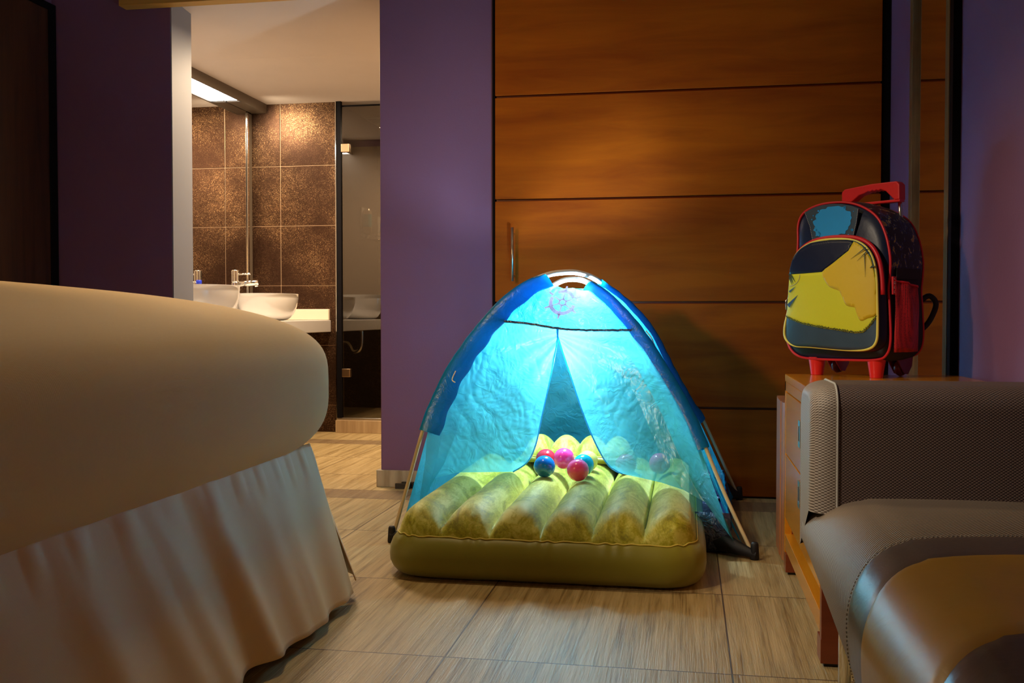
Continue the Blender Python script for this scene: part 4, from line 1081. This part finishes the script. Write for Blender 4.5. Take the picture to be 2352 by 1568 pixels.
# front pocket
POCK = [(-0.068, 0.086), (-0.127, 0.088), (-0.158, 0.107), (-0.163, 0.139), (-0.152, 0.185), (-0.141, 0.238), (-0.141, 0.303), (-0.131, 0.345), (-0.106, 0.373), (-0.066, 0.391), (-0.008, 0.397), (0.060, 0.392), (0.104, 0.374), (0.131, 0.340), (0.144, 0.290), (0.148, 0.221), (0.150, 0.149), (0.146, 0.105), (0.120, 0.084), (0.053, 0.080)]
po = smooth_poly([(x, 0, z) for x, z in POCK], 5); PC = Vector((-0.005, 0, 0.235))
rows = []
for (y, s) in ((-0.012, 1.045), (-0.030, 1.035), (-0.038, 1.012), (-0.043, 1.0)): rows.append([Vector(((p.x-PC.x)*s+PC.x, y, (p.z-PC.z)*s+PC.z)) for p in po])
pkt = MB().grid(rows, wrap=True).build('front_pocket', M['bag_navy'], bpk, smooth=True)
def puff(x, z):
    # bulging surface of the pocket
    d = min(1, max(0, 1-((x-PC.x)/0.155)**2))*min(1, max(0, 1-((z-PC.z)/0.165)**2))
    return -0.043-0.020*math.sqrt(max(0, d))
def pocket_panel(pts, name, mat, lift=0.0, sm=1):
    """flat outline draped over the bulging pocket"""
    q = [Vector((x, 0, z)) for x, z in pts]
    if sm > 1: q = smooth_poly(q, sm)
    bm = bmesh.new(); vs = [bm.verts.new(p) for p in q]; f = bm.faces.new(vs)
    bmesh.ops.triangulate(bm, faces=[f]); 
    for _ in range(5):
        es = [e for e in bm.edges if e.calc_length() > 0.012]
        if not es: break
        bmesh.ops.subdivide_edges(bm, edges=es, cuts=1); bmesh.ops.triangulate(bm, faces=bm.faces)
    for v in bm.verts: v.co.y = puff(v.co.x, v.co.z)-lift
    me = bpy.data.meshes.new(name); bmesh.ops.recalc_face_normals(bm, faces=bm.faces); bm.to_mesh(me); bm.free(); me.materials.append(mat); me.shade_smooth()
    o = bpy.data.objects.new(name, me); COL.objects.link(o); o.parent = pkt
    so_ = o.modifiers.new('solid', 'SOLIDIFY'); so_.thickness = 0.0004; so_.offset = 0
    return o
pocket_panel([(p.x, p.z) for p in po], 'pocket_face', M['bag_slate'], 0.0)
NT = [(-0.1415, 0.300), (-0.139, 0.322), (-0.129, 0.348), (-0.104, 0.373), (-0.066, 0.389), (-0.005, 0.395), (0.055, 0.391), (0.076, 0.386), (0.062, 0.360), (0.018, 0.329), (-0.021, 0.303), (-0.08, 0.301)]
pocket_panel(NT, 'navy_panel', M['bag_navy'], 0.0008)
low = [(-0.152, 0.172), (-0.125, 0.163), (-0.092, 0.153), (-0.05, 0.146), (-0.017, 0.141), (0.02, 0.137), (0.056, 0.132), (0.085, 0.128), (0.111, 0.130), (0.125, 0.142), (0.137, 0.156), (0.149, 0.175)]
YE = low + [(0.149, 0.221), (0.144, 0.290), (0.130, 0.339), (0.103, 0.372), (0.076, 0.386), (0.062, 0.360), (0.018, 0.329), (-0.021, 0.303), (-0.08, 0.301), (-0.1405, 0.300), (-0.1405, 0.238)]
pocket_panel(YE, 'yellow_panel', M['bag_yellow'], 0.0012)
pocket_panel([(-0.019, 0.302), (0.018, 0.328), (0.061, 0.358), (0.077, 0.384), (0.103, 0.370), (0.128, 0.339), (0.142, 0.290), (0.147, 0.221), (0.147, 0.180), (0.125, 0.170), (0.104, 0.163), (0.092, 0.185), (0.088, 0.200), (0.062, 0.206), (0.048, 0.232), (0.040, 0.247), (0.010, 0.258), (-0.004, 0.271)], 'amber_panel', M['bag_amber'], 0.0018, 3)
# ragged doodled edge and spiky marks of the print
zz = MB(); P = resample([(x, 0, z+0.003) for x, z in low], 120)
for k in range(0, 119):
    p = P[k]; a = random.uniform(0, 3.1); l = random.uniform(0.002, 0.005)
    y = puff(p.x, p.z)-0.0035
    zz.tube([(p.x-l*math.cos(a), y, p.z-l*math.sin(a)), (p.x+l*math.cos(a), y, p.z+l*math.sin(a))], 0.0007, 4)
zz.build('ragged_edge', M['ink'], pkt)
ik = MB()
def spike(x0, z0, x1, z1, w_, m):
    y = puff((x0+x1)/2, (z0+z1)/2)-0.0055; d = Vector((x1-x0, z1-z0)); q = Vector((-d.y, d.x)).normalized()*w_
    m.slab([(x0+q.x, y, z0+q.y), (x1, y, z1), (x0-q.x, y, z0-q.y)], (0, -0.0008, 0))
for s in ((0.120, 0.366, 0.072, 0.336, 0.0016), (0.124, 0.356, 0.092, 0.330, 0.0014), (0.116, 0.350, 0.119, 0.284, 0.0014), (0.143, 0.315, 0.130, 0.309, 0.004), (0.072, 0.383, 0.064, 0.372, 0.002), (-0.137, 0.302, -0.122, 0.272, 0.003), (-0.130, 0.300, -0.114, 0.276, 0.0022), (-0.137, 0.292, -0.126, 0.268, 0.002)):
    spike(*s, ik)
ik.build('ink_marks', M['ink'], pkt)
ib = MB(); spike(-0.134, 0.248, -0.112, 0.264, 0.003, ib); spike(-0.138, 0.206, -0.104, 0.238, 0.006, ib); ib.build('blue_marks', M['ink_blue'], pkt)
# pale arc print
MB().tube([(-0.137+0.038*math.sin(a), puff(-0.11, 0.28)-0.003, 0.295-0.030*math.cos(a)+0.0) for a in [0.1+0.12*k for k in range(14)]], 0.0008, 4).build('arc_print', M['thread'], pkt)
# pipings
MB().tube([Vector((p.x, -0.0455, p.z)) for p in po], 0.0038, 8, closed=True).build('yellow_piping', M['bag_yellowpipe'], pkt, smooth=True)
zipc = [Vector(((p.x-PC.x)*1.045+PC.x, -0.030, (p.z-PC.z)*1.04+PC.z)) for p in po]
zc = [p for p in zipc if p.z > 0.225]
k0 = max(range(len(zipc)), key=lambda i: (zipc[i]-zipc[i-1]).length if zipc[i].z > 0.2 else 0)
# order the open run from left-bottom over the top to right-bottom
zc = sorted(zc, key=lambda p: math.atan2(p.z-0.22, -(p.x-PC.x)))
MB().tube(zc, 0.0065, 8).build('zip_band', M['bag_red'], pkt, smooth=True)
zp = MB(); zp.tube([(-0.158, -0.036, 0.228), (-0.163, -0.040, 0.222), (-0.162, -0.040, 0.195)], 0.0022, 6); zp.tube([(-0.156+0.004*math.cos(t), -0.036, 0.230+0.004*math.sin(t)) for t in [k*0.7 for k in range(9)]], 0.0015, 6, closed=True)
zp.build('zip_pull', M['chrome'], pkt, smooth=True)
# brand-style woven tag on the right edge, white marks
tg = MB().box(0.1615, 0.168, 0.000, 0.016, 0.236, 0.286).build('woven_tag', M['bag_red'], bpk, bevel=0.001)
lt = MB()
for k in range(7):
    z = 0.240+k*0.0062
    lt.box(0.1682, 0.1686, 0.004, 0.012, z, z+0.0014)
    if k % 2 == 0: lt.box(0.1682, 0.1686, 0.004, 0.0058, z, z+0.0045)
    if k % 3 == 1: lt.box(0.1682, 0.1686, 0.0102, 0.012, z, z+0.0045)
lt.build('lettering', M['white'], tg)
# feet
for x in (-0.095, 0.104):
    MB().lathe([(0.0175, 0.0), (0.018, 0.001), (0.0205, 0.02), (0.026, 0.054)], 24, (x, 0.022, 0)).build('foot', M['bag_redplastic'], bpk, smooth=False, bevel=0.001)
# wheels
for x in (-0.112, 0.100):
    hs = MB(); side_ = [(x-0.018, 0.10, 0.062), (x-0.018, 0.19, 0.062), (x-0.018, 0.185, 0.03), (x-0.018, 0.165, 0.006), (x-0.018, 0.145, 0.008), (x-0.018, 0.125, 0.03)]
    for dx in (0, 0.030): hs.slab([(p[0]+dx, p[1], p[2]) for p in side_], (0.004, 0, 0))
    hs.box(x-0.018, x+0.016, 0.10, 0.19, 0.055, 0.064)
    ho = hs.build('wheel_housing', M['wheel_red'] if x > 0 else M['bag_redplastic'], bpk, bevel=0.001)
    w_ = MB(); rws = []
    for (dx, r) in ((-0.009, 0.006), (-0.010, 0.018), (-0.009, 0.022), (0, 0.026), (0.009, 0.022), (0.010, 0.018), (0.009, 0.006)):
        rws.append([Vector((x+dx, 0.150+r*math.cos(2*math.pi*k/28), 0.026+r*math.sin(2*math.pi*k/28))) for k in range(28)])
    w_.grid(rws, wrap=True); w_.build('wheel', M['wheel_red'], bpk, smooth=True)
# trolley handle
H_ = [(-0.080, 0.500), (-0.080, 0.550), (-0.070, 0.559), (0.02, 0.566), (0.102, 0.566), (0.112, 0.556), (0.113, 0.512), (0.096, 0.512), (0.068, 0.540)]
hole = [(0.050, 0.5445)] 
H_ += [(0.050, 0.547), (0.044, 0.543), (0.038, 0.547), (0.030, 0.543), (0.024, 0.547), (0.016, 0.542), (0.010, 0.545), (-0.002, 0.540), (-0.020, 0.536), (-0.055, 0.512), (-0.062, 0.500)]
hm = MB().slab([(x, 0.115, z) for x, z in H_], (0, 0.032, 0)).build('pull_handle', M['bag_redplastic'], bpk, bevel=0.004, seg=3)
MB().box(-0.062, 0.112, 0.118, 0.144, 0.506, 0.514).build('handle_bar', M['bag_redplastic'], bpk, bevel=0.002)
for x in (-0.072, 0.104): MB().tube([(x, 0.131, 0.512), (x, 0.165, 0.30)], 0.006, 8).build('handle_rod', M['chrome'], bpk, smooth=True)
# shoulder straps drooping behind
for x in (0.07, -0.07):
    rws = []
    for k in range(20):
        f = k/19; y = 0.19+0.055*math.sin(math.pi*f)**0.8; z = lerp(0.44, 0.10, f)
        rws.append([Vector((x-0.03, y, z)), Vector((x+0.03, y, z)), Vector((x+0.03, y+0.008, z)), Vector((x-0.03, y+0.008, z))])
    MB().grid(rws, wrap=True).build('shoulder_strap', M['bag_strap'], bpk, smooth=False)
MB().tube(smooth_poly([(0.13, 0.195, 0.13), (0.15, 0.215, 0.16), (0.165, 0.225, 0.21), (0.15, 0.215, 0.235), (0.13, 0.20, 0.22)], 5, False), 0.008, 8).build('strap_end', M['bag_strap'], bpk, smooth=True)
